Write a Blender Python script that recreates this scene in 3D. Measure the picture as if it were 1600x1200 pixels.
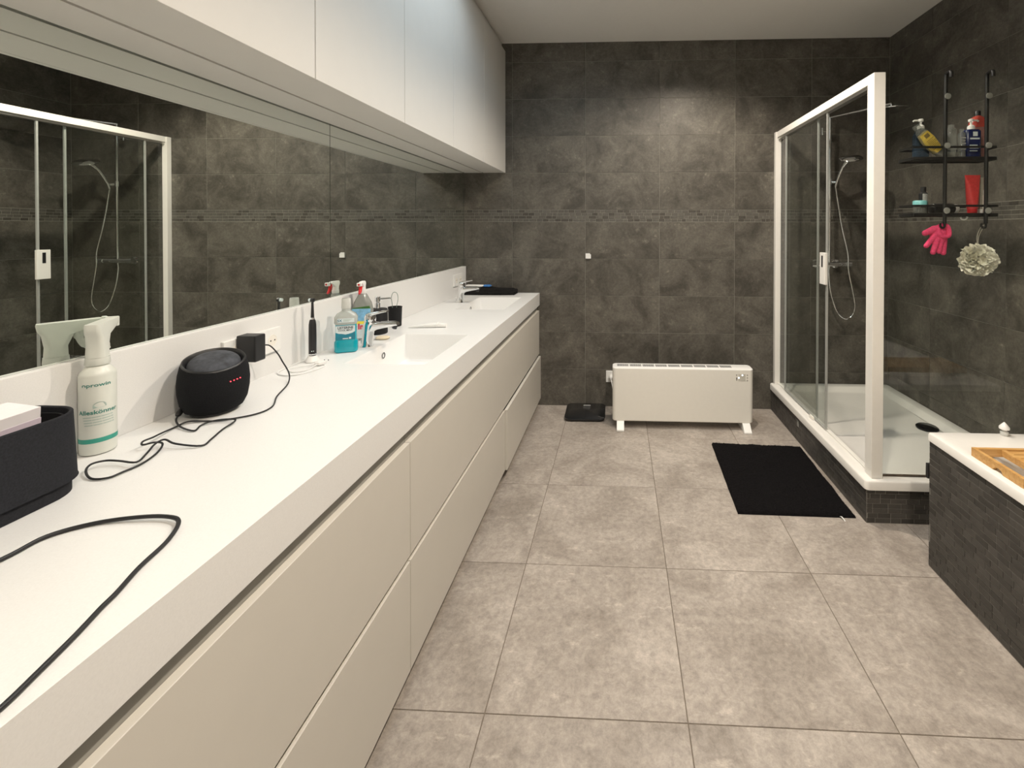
import bpy, bmesh, math, random
from math import sin, cos, pi, radians
from mathutils import Vector, Matrix, noise

random.seed(7)
S = bpy.context.scene
for o in list(bpy.data.objects):
    bpy.data.objects.remove(o, do_unlink=True)
COL = S.collection

# ------------------------------------------------------------------ camera
F_PX, CX, CY = 704.4353, 936.24, 364.6465
YAW, PITCH, ROLL = -0.0438, -0.0100, -0.0014
CAM_POS = Vector((0.0, 0.0, 1.4433))
A_ = Matrix(((cos(YAW), -sin(YAW), 0), (sin(YAW), cos(YAW), 0), (0, 0, 1)))
B_ = Matrix(((1, 0, 0), (0, cos(PITCH), sin(PITCH)), (0, -sin(PITCH), cos(PITCH))))
C_ = Matrix(((cos(ROLL), 0, -sin(ROLL)), (0, 1, 0), (sin(ROLL), 0, cos(ROLL))))
R_ = C_ @ B_ @ A_
right, fwd, up = Vector(R_[0]), Vector(R_[1]), Vector(R_[2])
cam = bpy.data.cameras.new('camera')
cam_o = bpy.data.objects.new('camera', cam)
COL.objects.link(cam_o)
M = Matrix.Identity(4)
for i in range(3):
    M[i][0], M[i][1], M[i][2], M[i][3] = right[i], up[i], -fwd[i], CAM_POS[i]
cam_o.matrix_world = M
cam.sensor_fit = 'HORIZONTAL'
cam.sensor_width = 36.0
cam.lens = F_PX / 1600 * 36.0
cam.shift_x = -(CX - 800) / 1600
cam.shift_y = -(600 - CY) / 1600
cam.clip_start = 0.02
S.camera = cam_o

# ------------------------------------------------------------------ world, lights, exposure
W = bpy.data.worlds.new('sky')
S.world = W
W.use_nodes = True
bg = W.node_tree.nodes['Background']
bg.inputs[0].default_value = (0.78, 0.89, 1.0, 1)
bg.inputs[1].default_value = 6.0

def light(name, kind, loc, power, color, rot=(0, 0, 0)):
    l = bpy.data.lights.new(name, kind)
    l.energy = power
    l.color = color
    o = bpy.data.objects.new(name, l)
    COL.objects.link(o)
    o.location = loc
    o.rotation_euler = rot
    return o, l

SKY = (-0.80, 0.40, 1.45, 2.55)          # skylight opening x0,x1,y0,y1
po, pl = light('skylight_portal', 'AREA', ((SKY[0] + SKY[1]) / 2, (SKY[2] + SKY[3]) / 2, 3.24), 1.0, (1, 1, 1))
pl.shape = 'RECTANGLE'
pl.size = SKY[1] - SKY[0]
pl.size_y = SKY[3] - SKY[2]
pl.cycles.is_portal = True

WARM = (1.0, 0.875, 0.73)
SPOT_POWER = 165.0
SPOTS = [(0.55, 2.72), (0.55, 1.20), (0.55, -0.30)]

vs = S.view_settings
vs.view_transform = 'Standard'
vs.look = 'None'
vs.gamma = 1.0
vs.use_curve_mapping = False
vs.exposure = 0.02

# ------------------------------------------------------------------ materials
MATS = {}

def new_mat(name):
    m = bpy.data.materials.new(name)
    m.use_nodes = True
    MATS[name] = m
    nt = m.node_tree
    return m, nt, nt.nodes['Principled BSDF']

def N(nt, t, **kw):
    n = nt.nodes.new(t)
    for k, v in kw.items():
        setattr(n, k, v)
    return n

def plain(name, col, rough=0.5, metal=0.0, spec=0.5, var=0.04, scale=40.0, bump=0.0, coat=0.0, emit=None, sheen=0.0):
    """principled with a little procedural grain"""
    m, nt, b = new_mat(name)
    tc = N(nt, 'ShaderNodeTexCoord')
    nz = N(nt, 'ShaderNodeTexNoise')
    nz.inputs['Scale'].default_value = scale
    nz.inputs['Detail'].default_value = 4
    nt.links.new(tc.outputs['Object'], nz.inputs['Vector'])
    cr = N(nt, 'ShaderNodeValToRGB')
    cr.color_ramp.elements[0].position = 0.3
    cr.color_ramp.elements[1].position = 0.7
    lo = [max(0, c * (1 - var)) for c in col]
    hi = [min(1, c * (1 + var)) for c in col]
    cr.color_ramp.elements[0].color = (*lo, 1)
    cr.color_ramp.elements[1].color = (*hi, 1)
    nt.links.new(nz.outputs['Fac'], cr.inputs['Fac'])
    nt.links.new(cr.outputs['Color'], b.inputs['Base Color'])
    b.inputs['Roughness'].default_value = rough
    b.inputs['Metallic'].default_value = metal
    b.inputs['Specular IOR Level'].default_value = spec
    b.inputs['Coat Weight'].default_value = coat
    b.inputs['Sheen Weight'].default_value = sheen
    if bump:
        bp = N(nt, 'ShaderNodeBump')
        bp.inputs['Strength'].default_value = bump
        bp.inputs['Distance'].default_value = 0.002
        nt.links.new(nz.outputs['Fac'], bp.inputs['Height'])
        nt.links.new(bp.outputs['Normal'], b.inputs['Normal'])
    if emit:
        b.inputs['Emission Color'].default_value = (*emit[0], 1)
        b.inputs['Emission Strength'].default_value = emit[1]
    return m

def stone(name, c0, c1, rough, scale=2.2, speck=0.25, tone=0.10, spec=0.5, stretch=(1, 1, 1), fleck=0.0, fleck_dir=(0.55, 1.3, 1), ramp=(0.34, 0.68)):
    """ceramic stone-look tile: clouds, veins and flecks, every tile with its own offset and tone"""
    m, nt, b = new_mat(name)
    L = nt.links.new
    geo = N(nt, 'ShaderNodeNewGeometry')
    oi = N(nt, 'ShaderNodeObjectInfo')
    mul = N(nt, 'ShaderNodeMath', operation='MULTIPLY')
    mul.inputs[1].default_value = 37.0
    L(oi.outputs['Random'], mul.inputs[0])
    add = N(nt, 'ShaderNodeVectorMath', operation='ADD')
    L(geo.outputs['Position'], add.inputs[0])
    L(mul.outputs[0], add.inputs[1])
    mp = N(nt, 'ShaderNodeVectorMath', operation='MULTIPLY')
    mp.inputs[1].default_value = stretch
    L(add.outputs[0], mp.inputs[0])
    n1 = N(nt, 'ShaderNodeTexNoise')
    n1.inputs['Scale'].default_value = scale
    n1.inputs['Detail'].default_value = 9
    n1.inputs['Roughness'].default_value = 0.68
    n1.inputs['Distortion'].default_value = 0.6
    L(mp.outputs[0], n1.inputs['Vector'])
    n2 = N(nt, 'ShaderNodeTexNoise')
    n2.inputs['Scale'].default_value = scale * 13
    n2.inputs['Detail'].default_value = 6
    n2.inputs['Roughness'].default_value = 0.8
    n2.inputs['Distortion'].default_value = 0.25
    L(mp.outputs[0], n2.inputs['Vector'])
    cr = N(nt, 'ShaderNodeValToRGB')
    cr.color_ramp.elements[0].position = ramp[0]
    cr.color_ramp.elements[1].position = ramp[1]
    cr.color_ramp.elements[0].color = (*c0, 1)
    cr.color_ramp.elements[1].color = (*c1, 1)
    L(n1.outputs['Fac'], cr.inputs['Fac'])
    cr2 = N(nt, 'ShaderNodeValToRGB')
    cr2.color_ramp.elements[0].position = 0.30
    cr2.color_ramp.elements[1].position = 0.72
    cr2.color_ramp.elements[0].color = (1 - speck, 1 - speck, 1 - speck, 1)
    cr2.color_ramp.elements[1].color = (1 + speck, 1 + speck, 1 + speck, 1)
    L(n2.outputs['Fac'], cr2.inputs['Fac'])
    mx = N(nt, 'ShaderNodeVectorMath', operation='MULTIPLY')
    L(cr.outputs['Color'], mx.inputs[0])
    L(cr2.outputs['Color'], mx.inputs[1])
    n3 = N(nt, 'ShaderNodeTexNoise')
    n3.inputs['Scale'].default_value = scale * 5.5
    n3.inputs['Detail'].default_value = 7
    n3.inputs['Roughness'].default_value = 0.75
    st = N(nt, 'ShaderNodeVectorMath', operation='MULTIPLY')
    st.inputs[1].default_value = fleck_dir
    L(mp.outputs[0], st.inputs[0])
    L(st.outputs[0], n3.inputs['Vector'])
    fk = N(nt, 'ShaderNodeMapRange')
    fk.inputs['From Min'].default_value = 0.58
    fk.inputs['From Max'].default_value = 0.70
    fk.inputs['To Min'].default_value = 1.0
    fk.inputs['To Max'].default_value = 1.0 + fleck
    L(n3.outputs['Fac'], fk.inputs['Value'])
    mxf = N(nt, 'ShaderNodeVectorMath', operation='MULTIPLY')
    L(mx.outputs[0], mxf.inputs[0])
    L(fk.outputs[0], mxf.inputs[1])
    mx = mxf
    t = N(nt, 'ShaderNodeMapRange')
    t.inputs['To Min'].default_value = 1 - tone
    t.inputs['To Max'].default_value = 1 + tone
    L(oi.outputs['Random'], t.inputs['Value'])
    mx2 = N(nt, 'ShaderNodeVectorMath', operation='MULTIPLY')
    L(mx.outputs[0], mx2.inputs[0])
    L(t.outputs[0], mx2.inputs[1])
    L(mx2.outputs[0], b.inputs['Base Color'])
    b.inputs['Roughness'].default_value = rough
    b.inputs['Specular IOR Level'].default_value = spec
    bp = N(nt, 'ShaderNodeBump')
    bp.inputs['Strength'].default_value = 0.12
    bp.inputs['Distance'].default_value = 0.001
    L(n2.outputs['Fac'], bp.inputs['Height'])
    L(bp.outputs['Normal'], b.inputs['Normal'])
    return m

def glassy(name, tint, ior=1.5, diffuse=None, dfac=0.0, rough=0.0):
    """thin clear sheet: straight transmission with a tint, Fresnel reflection on the outer faces"""
    m = bpy.data.materials.new(name)
    m.use_nodes = True
    MATS[name] = m
    nt = m.node_tree
    L = nt.links.new
    out = nt.nodes['Material Output']
    nt.nodes.remove(nt.nodes['Principled BSDF'])
    tr = N(nt, 'ShaderNodeBsdfTransparent')
    tr.inputs[0].default_value = (*tint, 1)
    body = tr.outputs[0]
    if diffuse:
        df = N(nt, 'ShaderNodeBsdfDiffuse')
        df.inputs[0].default_value = (*diffuse, 1)
        mx = N(nt, 'ShaderNodeMixShader')
        mx.inputs[0].default_value = dfac
        L(tr.outputs[0], mx.inputs[1])
        L(df.outputs[0], mx.inputs[2])
        body = mx.outputs[0]
    gl = N(nt, 'ShaderNodeBsdfGlossy')
    gl.inputs['Roughness'].default_value = rough
    fr = N(nt, 'ShaderNodeFresnel')
    fr.inputs['IOR'].default_value = ior
    geo = N(nt, 'ShaderNodeNewGeometry')
    inv = N(nt, 'ShaderNodeMath', operation='SUBTRACT')
    inv.inputs[0].default_value = 1.0
    L(geo.outputs['Backfacing'], inv.inputs[1])
    mu = N(nt, 'ShaderNodeMath', operation='MULTIPLY')
    L(fr.outputs[0], mu.inputs[0])
    L(inv.outputs[0], mu.inputs[1])
    mix = N(nt, 'ShaderNodeMixShader')
    L(mu.outputs[0], mix.inputs[0])
    L(body, mix.inputs[1])
    L(gl.outputs[0], mix.inputs[2])
    L(mix.outputs[0], out.inputs['Surface'])
    return m

def wood(name, c0, c1):
    m, nt, b = new_mat(name)
    L = nt.links.new
    tc = N(nt, 'ShaderNodeTexCoord')
    mp = N(nt, 'ShaderNodeMapping')
    mp.inputs['Scale'].default_value = (3, 40, 40)
    L(tc.outputs['Object'], mp.inputs['Vector'])
    nz = N(nt, 'ShaderNodeTexNoise')
    nz.inputs['Scale'].default_value = 2.0
    nz.inputs['Detail'].default_value = 6
    nz.inputs['Distortion'].default_value = 0.8
    L(mp.outputs[0], nz.inputs['Vector'])
    cr = N(nt, 'ShaderNodeValToRGB')
    cr.color_ramp.elements[0].position = 0.3
    cr.color_ramp.elements[1].position = 0.7
    cr.color_ramp.elements[0].color = (*c0, 1)
    cr.color_ramp.elements[1].color = (*c1, 1)
    L(nz.outputs['Fac'], cr.inputs['Fac'])
    L(cr.outputs['Color'], b.inputs['Base Color'])
    b.inputs['Roughness'].default_value = 0.45
    return m

stone('floor_tile', (0.275, 0.240, 0.208), (0.44, 0.395, 0.352), 0.40, scale=3.2, speck=0.30, tone=0.04, spec=0.4, fleck=0.42, ramp=(0.36, 0.66))
stone('wall_tile', (0.056, 0.051, 0.042), (0.140, 0.129, 0.109), 0.48, scale=4.2, speck=0.34, tone=0.06, spec=0.45, fleck=0.75, fleck_dir=(0.6, 0.6, 0.7), ramp=(0.36, 0.66))
stone('mosaic', (0.052, 0.048, 0.043), (0.078, 0.073, 0.066), 0.45, scale=6, speck=0.15, tone=0.22, spec=0.4)
plain('grout_wall', (0.26, 0.25, 0.22), 0.9, var=0.15, scale=60)
plain('grout_mosaic', (0.27, 0.258, 0.236), 0.9, var=0.12, scale=60)
plain('grout_floor', (0.17, 0.14, 0.11), 0.9, var=0.15, scale=60)
plain('paint_ceiling', (0.74, 0.73, 0.70), 0.9, var=0.01)
plain('paint_wall', (0.72, 0.70, 0.66), 0.9, var=0.01)
plain('dark_wall', (0.05, 0.048, 0.044), 0.8)
plain('solid_surface', (0.76, 0.76, 0.75), 0.34, var=0.025, scale=350, spec=0.45)
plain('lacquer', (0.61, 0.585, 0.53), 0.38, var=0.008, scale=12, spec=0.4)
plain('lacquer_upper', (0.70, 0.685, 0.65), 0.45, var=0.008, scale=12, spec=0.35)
plain('profile_grey', (0.30, 0.295, 0.27), 0.5, var=0.05)
plain('toe_dark', (0.03, 0.029, 0.027), 0.7)
plain('mirror', (0.84, 0.88, 0.845), 0.0, metal=1.0, var=0.0)
plain('mirror_edge', (0.25, 0.27, 0.25), 0.3, var=0.05)
plain('white_frame', (0.83, 0.815, 0.77), 0.35, var=0.01)
plain('acrylic', (0.84, 0.825, 0.785), 0.22, var=0.01, coat=0.2)
plain('alu', (0.62, 0.61, 0.58), 0.32, metal=1.0, var=0.05)
plain('seal', (0.36, 0.37, 0.35), 0.35, var=0.05)
plain('chrome', (0.82, 0.83, 0.84), 0.07, metal=1.0, var=0.01)
plain('chrome_dark', (0.08, 0.08, 0.085), 0.22, metal=0.7, var=0.1)
plain('black_plastic', (0.012, 0.012, 0.013), 0.42, var=0.1)
plain('black_fabric', (0.008, 0.0085, 0.010), 0.9, spec=0.2, var=0.35, scale=400, bump=0.3)
plain('grey_fabric', (0.048, 0.052, 0.062), 0.9, var=0.4, scale=60, bump=0.3)
plain('basket_black', (0.014, 0.015, 0.019), 0.8, spec=0.25, var=0.25, scale=300, bump=0.25)
plain('basket_inside', (0.010, 0.010, 0.011), 0.95, spec=0.2)
plain('black_metal', (0.010, 0.010, 0.010), 0.35, var=0.1)
plain('rubber_cable', (0.010, 0.010, 0.011), 0.5, var=0.1)
plain('white_cable', (0.75, 0.75, 0.74), 0.5, var=0.02)
plain('white_plastic', (0.80, 0.80, 0.78), 0.4, var=0.015)
plain('cream_plastic', (0.80, 0.77, 0.70), 0.4, var=0.015)
plain('heater_white', (0.80, 0.78, 0.72), 0.42, var=0.01)
plain('heater_top', (0.84, 0.835, 0.81), 0.4, var=0.01)
plain('display_grey', (0.55, 0.53, 0.47), 0.35, var=0.05)
plain('display_button', (0.42, 0.40, 0.36), 0.5, var=0.05)
plain('display_lit', (0.9, 0.95, 1.0), 0.4, emit=((0.85, 0.93, 1.0), 1.6))
plain('led_red', (1, 0.05, 0.05), 0.4, emit=((1.0, 0.05, 0.08), 2.5))
plain('paper', (0.80, 0.77, 0.79), 0.8, var=0.02)
plain('paper_lilac', (0.60, 0.52, 0.60), 0.8, var=0.04)
plain('mat_black', (0.006, 0.0055, 0.006), 1.0, var=0.5, scale=120, bump=0.6, spec=0.1)
plain('scale_glass', (0.008, 0.009, 0.011), 0.12, var=0.05, coat=0.5)
plain('towel_black', (0.012, 0.0115, 0.011), 1.0, spec=0.15, var=0.4, scale=160, bump=0.8)
plain('bottle_frost', (0.66, 0.68, 0.63), 0.35, var=0.02)
plain('print_green', (0.055, 0.24, 0.20), 0.6, var=0.05)
plain('print_pale', (0.40, 0.50, 0.46), 0.6, var=0.05)
plain('print_stripe', (0.045, 0.33, 0.26), 0.5, var=0.05)
plain('teal_liquid', (0.0, 0.33, 0.42), 0.15, var=0.08, scale=30, coat=0.5)
plain('label_teal', (0.01, 0.20, 0.29), 0.4, var=0.2, scale=25)
plain('label_white', (0.66, 0.74, 0.76), 0.45, var=0.03)
plain('print_black', (0.01, 0.013, 0.02), 0.5)
plain('print_teal', (0.01, 0.14, 0.21), 0.5)
plain('bottle_clear_grey', (0.42, 0.45, 0.43), 0.14, var=0.08, scale=25, coat=0.5)
plain('cap_clear', (0.60, 0.61, 0.58), 0.2, var=0.06, coat=0.4)
plain('red_plastic', (0.62, 0.018, 0.022), 0.35, var=0.05)
plain('spray_clear', (0.26, 0.27, 0.25), 0.18, var=0.12, scale=30, coat=0.4)
plain('label_blue', (0.22, 0.48, 0.72), 0.45, var=0.25, scale=60)
plain('label_green', (0.05, 0.16, 0.03), 0.5, var=0.2)
plain('label_yellow', (0.85, 0.72, 0.08), 0.5, var=0.1)
plain('print_red', (0.62, 0.02, 0.05), 0.5)
plain('soap_cream', (0.74, 0.64, 0.47), 0.6, var=0.08)
plain('dispenser_black', (0.009, 0.009, 0.010), 0.6, spec=0.3, var=0.2, scale=120)
plain('green_wire', (0.16, 0.22, 0.19), 0.5, var=0.05)
plain('blue_plastic', (0.06, 0.20, 0.50), 0.35, var=0.1)
plain('navy_bottle', (0.010, 0.018, 0.085), 0.25, var=0.1)
plain('yellow_label', (0.62, 0.46, 0.075), 0.45, var=0.15, scale=80)
plain('label_print_dark', (0.18, 0.13, 0.04), 0.6)
plain('coral_plastic', (0.50, 0.075, 0.055), 0.25, var=0.1)
plain('coral_bottle', (0.36, 0.17, 0.15), 0.3, var=0.1)
plain('red_tube', (0.58, 0.045, 0.045), 0.4, var=0.12, scale=90)
plain('red_tube_cap', (0.60, 0.02, 0.025), 0.35)
plain('beige_tube', (0.35, 0.32, 0.27), 0.45, var=0.1)
plain('teal_lid', (0.18, 0.48, 0.50), 0.4, var=0.1)
plain('label_grey', (0.33, 0.33, 0.32), 0.5, var=0.2, scale=150)
plain('pink_glove', (0.75, 0.06, 0.17), 0.85, var=0.2, scale=150, bump=0.8)
plain('loofah_net', (0.92, 0.88, 0.76), 0.8, var=0.15, scale=200, bump=0.3)
plain('cord_white', (0.55, 0.52, 0.45), 0.8)
plain('drain_black', (0.02, 0.02, 0.021), 0.25, metal=0.6, var=0.2)
wood('bamboo', (0.50, 0.26, 0.075), (0.66, 0.40, 0.15))
wood('bamboo_dark', (0.33, 0.16, 0.05), (0.48, 0.26, 0.09))
plain('door_white', (0.72, 0.70, 0.66), 0.5, var=0.01)
plain('lamp_ring', (0.75, 0.74, 0.71), 0.4, var=0.01)
plain('lamp_lens', (1, 0.9, 0.75), 0.4, emit=((1.0, 0.86, 0.66), 25.0))
glassy('shower_glass', (0.955, 0.968, 0.958), ior=1.6)
glassy('roof_glass', (0.97, 0.985, 0.98), ior=1.3)
glassy('clear_plastic', (0.80, 0.82, 0.80), ior=1.45, diffuse=(0.45, 0.46, 0.44), dfac=0.25)
glassy('clear_blue', (0.45, 0.55, 0.66), ior=1.45, diffuse=(0.05, 0.09, 0.14), dfac=0.35)
glassy('suction_clear', (0.80, 0.82, 0.80), ior=1.5, diffuse=(0.50, 0.50, 0.47), dfac=0.5)
plain('stain_brown', (0.075, 0.055, 0.038), 0.6, var=0.4, scale=50)

# ------------------------------------------------------------------ mesh helpers
class MB:
    def __init__(self):
        self.v, self.f, self.m = [], [], []
        self.mat = 0

    def add(self, verts, faces, T=None):
        n = len(self.v)
        for p in verts:
            p = Vector(p)
            self.v.append(tuple(T @ p) if T else tuple(p))
        for f in faces:
            self.f.append(tuple(n + i for i in f))
            self.m.append(self.mat)
        return self

    def box(self, x0, x1, y0, y1, z0, z1, T=None):
        v = [(x0, y0, z0), (x1, y0, z0), (x1, y1, z0), (x0, y1, z0), (x0, y0, z1), (x1, y0, z1), (x1, y1, z1), (x0, y1, z1)]
        f = [(0, 3, 2, 1), (4, 5, 6, 7), (0, 1, 5, 4), (1, 2, 6, 5), (2, 3, 7, 6), (3, 0, 4, 7)]
        return self.add(v, f, T)

    def loft(self, rings, cap0=True, cap1=True, T=None, close=False):
        n = len(rings[0])
        v = [p for r in rings for p in r]
        f = []
        k = len(rings)
        for i in range(k - 1 + (1 if close else 0)):
            a, b = i * n, ((i + 1) % k) * n
            for j in range(n):
                j2 = (j + 1) % n
                f.append((a + j, a + j2, b + j2, b + j))
        if cap0 and not close:
            f.append(tuple(range(n - 1, -1, -1)))
        if cap1 and not close:
            f.append(tuple((k - 1) * n + j for j in range(n)))
        return self.add(v, f, T)

    def lathe(self, prof, n=32, T=None, cap0=True, cap1=True, sx=1, sy=1):
        rings = [[(r * cos(2 * pi * j / n) * sx, r * sin(2 * pi * j / n) * sy, z) for j in range(n)] for r, z in prof]
        return self.loft(rings, cap0, cap1, T)

    def tube(self, pts, r, n=8, T=None, close=False, flat=None):
        pts = [Vector(p) for p in pts]
        rings = []
        k = len(pts)
        prev = None
        for i, p in enumerate(pts):
            if close:
                t = pts[(i + 1) % k] - pts[i - 1]
            else:
                t = pts[min(i + 1, k - 1)] - pts[max(i - 1, 0)]
            t.normalize()
            if prev is None:
                a = Vector((0, 0, 1)) if abs(t.z) < 0.9 else Vector((1, 0, 0))
                u = t.cross(a).normalized()
            else:
                u = (prev - t * prev.dot(t)).normalized()
            w = t.cross(u)
            prev = u
            rr = r[i] if isinstance(r, (list, tuple)) else r
            rings.append([tuple(p + u * cos(2 * pi * j / n) * rr + w * sin(2 * pi * j / n) * rr * (flat or 1)) for j in range(n)])
        return self.loft(rings, True, True, T, close)

    def sphere(self, c, r, n=16, k=10, T=None, sz=1.0):
        rings = []
        for i in range(1, k):
            a = pi * i / k
            rings.append([(c[0] + r * sin(a) * cos(2 * pi * j / n), c[1] + r * sin(a) * sin(2 * pi * j / n), c[2] - r * cos(a) * sz) for j in range(n)])
        return self.loft(rings, True, True, T)

    def build(self, name, mat, parent=None, smooth=None, bevel=0.0, seg=2, loc=None, rot=None):
        me = bpy.data.meshes.new(name)
        me.from_pydata(self.v, [], self.f)
        mats = mat if isinstance(mat, (list, tuple)) else [mat]
        for mm in mats:
            me.materials.append(MATS[mm])
        for i, p in enumerate(me.polygons):
            p.material_index = self.m[i]
        bm = bmesh.new()
        bm.from_mesh(me)
        bmesh.ops.recalc_face_normals(bm, faces=bm.faces)
        if bevel:
            es = [e for e in bm.edges if len(e.link_faces) == 2 and e.calc_face_angle(0) > radians(40)]
            bmesh.ops.bevel(bm, geom=es, offset=bevel, segments=seg, affect='EDGES', profile=0.5)
        bm.to_mesh(me)
        bm.free()
        o = bpy.data.objects.new(name, me)
        COL.objects.link(o)
        if smooth:
            me.polygons.foreach_set('use_smooth', [True] * len(me.polygons))
            me.set_sharp_from_angle(angle=radians(smooth))
        if parent:
            o.parent = parent
        if loc:
            o.location = loc
        if rot:
            o.rotation_euler = rot
        return o

def rr(cx, cy, w, h, r, z, n=6):
    """rounded rectangle ring"""
    pts = []
    r = min(r, w / 2 - 1e-5, h / 2 - 1e-5)
    for qx, qy, a0 in ((1, 1, 0), (-1, 1, pi / 2), (-1, -1, pi), (1, -1, 3 * pi / 2)):
        ox, oy = cx + qx * (w / 2 - r), cy + qy * (h / 2 - r)
        for i in range(n + 1):
            a = a0 + i * pi / 2 / n
            pts.append((ox + r * cos(a), oy + r * sin(a), z))
    return pts

def spline(pts, per=8, close=False):
    P = [Vector(p) for p in pts]
    out = []
    k = len(P)
    rng = range(k) if close else range(k - 1)
    for i in rng:
        if close:
            a, b, c, d = P[i - 1], P[i], P[(i + 1) % k], P[(i + 2) % k]
        else:
            a, b, c, d = P[max(i - 1, 0)], P[i], P[i + 1], P[min(i + 2, k - 1)]
        for j in range(per):
            t = j / per
            out.append(0.5 * ((2 * b) + (c - a) * t + (2 * a - 5 * b + 4 * c - d) * t * t + (3 * b - a - 3 * c + d) * t ** 3))
    if not close:
        out.append(P[-1])
    return out

def text_mb(body, size, fn, bold=0.0, align='CENTER', xs=1.0):
    """flat lettering as mesh; fn maps (u, v) on the label to a point in space"""
    cu = bpy.data.curves.new('lettering', 'FONT')
    cu.body = body
    cu.size = size
    cu.align_x = align
    cu.offset = bold * size
    cu.resolution_u = 2
    ob = bpy.data.objects.new('lettering', cu)
    COL.objects.link(ob)
    dg = bpy.context.evaluated_depsgraph_get()
    me = ob.evaluated_get(dg).to_mesh()
    vs_ = [fn(v.co.x * xs, v.co.y) for v in me.vertices]
    fs_ = [tuple(p.vertices) for p in me.polygons]
    ob.evaluated_get(dg).to_mesh_clear()
    bpy.data.objects.remove(ob, do_unlink=True)
    bpy.data.curves.remove(cu)
    return vs_, fs_

def thing(name, label, cat, loc=(0, 0, 0), rz=0.0, group=None):
    o = bpy.data.objects.new(name, None)
    o.empty_display_size = 0.05
    COL.objects.link(o)
    o.location = loc
    o.rotation_euler = (0, 0, rz)
    o['label'] = label
    o['category'] = cat
    if group:
        o['group'] = group
    return o

def tag(o, label, cat, group=None):
    o['label'] = label
    o['category'] = cat
    if group:
        o['group'] = group
    return o

def struct(o, label=None):
    o['kind'] = 'structure'
    if label:
        o['label'] = label
    return o

def inst(name, me, parent, loc, rot=None):
    o = bpy.data.objects.new(name, me)
    COL.objects.link(o)
    o.parent = parent
    o.location = loc
    if rot:
        o.rotation_euler = rot
    return o

TILE_CACHE = {}
def tile_mesh(w, h, t, mat, bev=0.0012):
    """tile lying in the local XZ plane, front towards -Y, back at y=0"""
    key = (round(w, 4), round(h, 4), round(t, 4), mat)
    if key not in TILE_CACHE:
        b = min(bev, t * 0.8)
        v = []
        for (yy, i) in ((0, 0), (-t + b, 0), (-t, b)):
            v += [(-w / 2 + i, yy, -h / 2 + i), (w / 2 - i, yy, -h / 2 + i), (w / 2 - i, yy, h / 2 - i), (-w / 2 + i, yy, h / 2 - i)]
        f = [(8, 9, 10, 11), (3, 2, 1, 0)]
        for k in (0, 4):
            for j in range(4):
                j2 = (j + 1) % 4
                f.append((k + j, k + j2, k + 4 + j2, k + 4 + j))
        me = bpy.data.meshes.new('tile')
        me.from_pydata(v, [], f)
        me.materials.append(MATS[mat])
        TILE_CACHE[key] = me
    return TILE_CACHE[key]

# ------------------------------------------------------------------ room shell
D, XL, XR, YN, CZ = 3.658, -1.274, 2.128, -1.30, 2.955
G = 0.0024      # grout width
T_W = 0.0022    # how far a tile stands proud of its grout

# floor
b = MB().box(XL - 0.02, XR + 0.02, YN, D + 0.02, -0.05, -T_W)
floor = struct(b.build('floor', 'grout_floor'), 'beige stone-look tiled floor')
FS, FX0, FY0 = 0.6016, -0.3971, 1.9137
xs = [XL] + [FX0 + FS * i for i in range(-1, 5) if XL + 0.02 < FX0 + FS * i < XR - 0.02] + [XR]
ys = [YN] + [FY0 + FS * i for i in range(-6, 4) if YN + 0.02 < FY0 + FS * i < D - 0.02] + [D]
for i in range(len(xs) - 1):
    for j in range(len(ys) - 1):
        w, h = xs[i + 1] - xs[i] - 0.003, ys[j + 1] - ys[j] - 0.003
        me = tile_mesh(w, h, T_W, 'floor_tile', 0.0008)
        inst('floor_tile', me, floor, ((xs[i] + xs[i + 1]) / 2, (ys[j] + ys[j + 1]) / 2, -T_W), (-pi / 2, 0, 0))

# tile rows of the walls: five full rows, a mosaic band, four rows and a cut row on top
ROWS = [(0.3 * i, 0.3 * i + 0.3) for i in range(5)]
MOS0, MOS1 = 1.5, 1.5988
ROWS += [(MOS1 + 0.3 * i, MOS1 + 0.3 * i + 0.3) for i in range(4)] + [(MOS1 + 1.2, CZ)]

def tile_wall(parent, cols, place, mat='wall_tile'):
    for c0, c1 in zip(cols[:-1], cols[1:]):
        for z0, z1 in ROWS:
            me = tile_mesh(c1 - c0 - G, z1 - z0 - G, T_W, mat, 0.001)
            loc, rot = place((c0 + c1) / 2, (z0 + z1) / 2)
            inst('wall_tile', me, parent, loc, rot)

def mosaic_strip(parent, u0, u1, place, z0, z1, n_rows, name='mosaic_strip', length=0.050, seed=3):
    """small brick pieces in running bond, too small to pick apart singly"""
    rnd = random.Random(seed)
    mb = MB()
    rh = (z1 - z0) / n_rows
    for r in range(n_rows):
        u = u0 - rnd.random() * length
        while u < u1 - 0.004:
            l = length * rnd.choice((0.7, 1.0, 1.0, 1.0, 1.25))
            a, c = max(u, u0) + 0.0012, min(u + l, u1) - 0.0012
            u += l
            if c - a < 0.006:
                continue
            t = T_W * rnd.uniform(0.55, 1.0)
            za, zb = z0 + r * rh + 0.0012, z0 + (r + 1) * rh - 0.0012
            e = 0.0008
            pts = [(a, 0, za), (c, 0, za), (c, 0, zb), (a, 0, zb), (a + e, t, za + e), (c - e, t, za + e), (c - e, t, zb - e), (a + e, t, zb - e)]
            mb.mat = rnd.choice((0, 0, 1, 2))
            mb.add([place(*p) for p in pts], [(4, 5, 6, 7), (0, 1, 5, 4), (1, 2, 6, 5), (2, 3, 7, 6), (3, 0, 4, 7)])
    o = mb.build(name, ['mosaic_mid', 'mosaic_dark', 'mosaic_light'], parent)
    o['kind'] = 'stuff'
    return o

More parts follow.
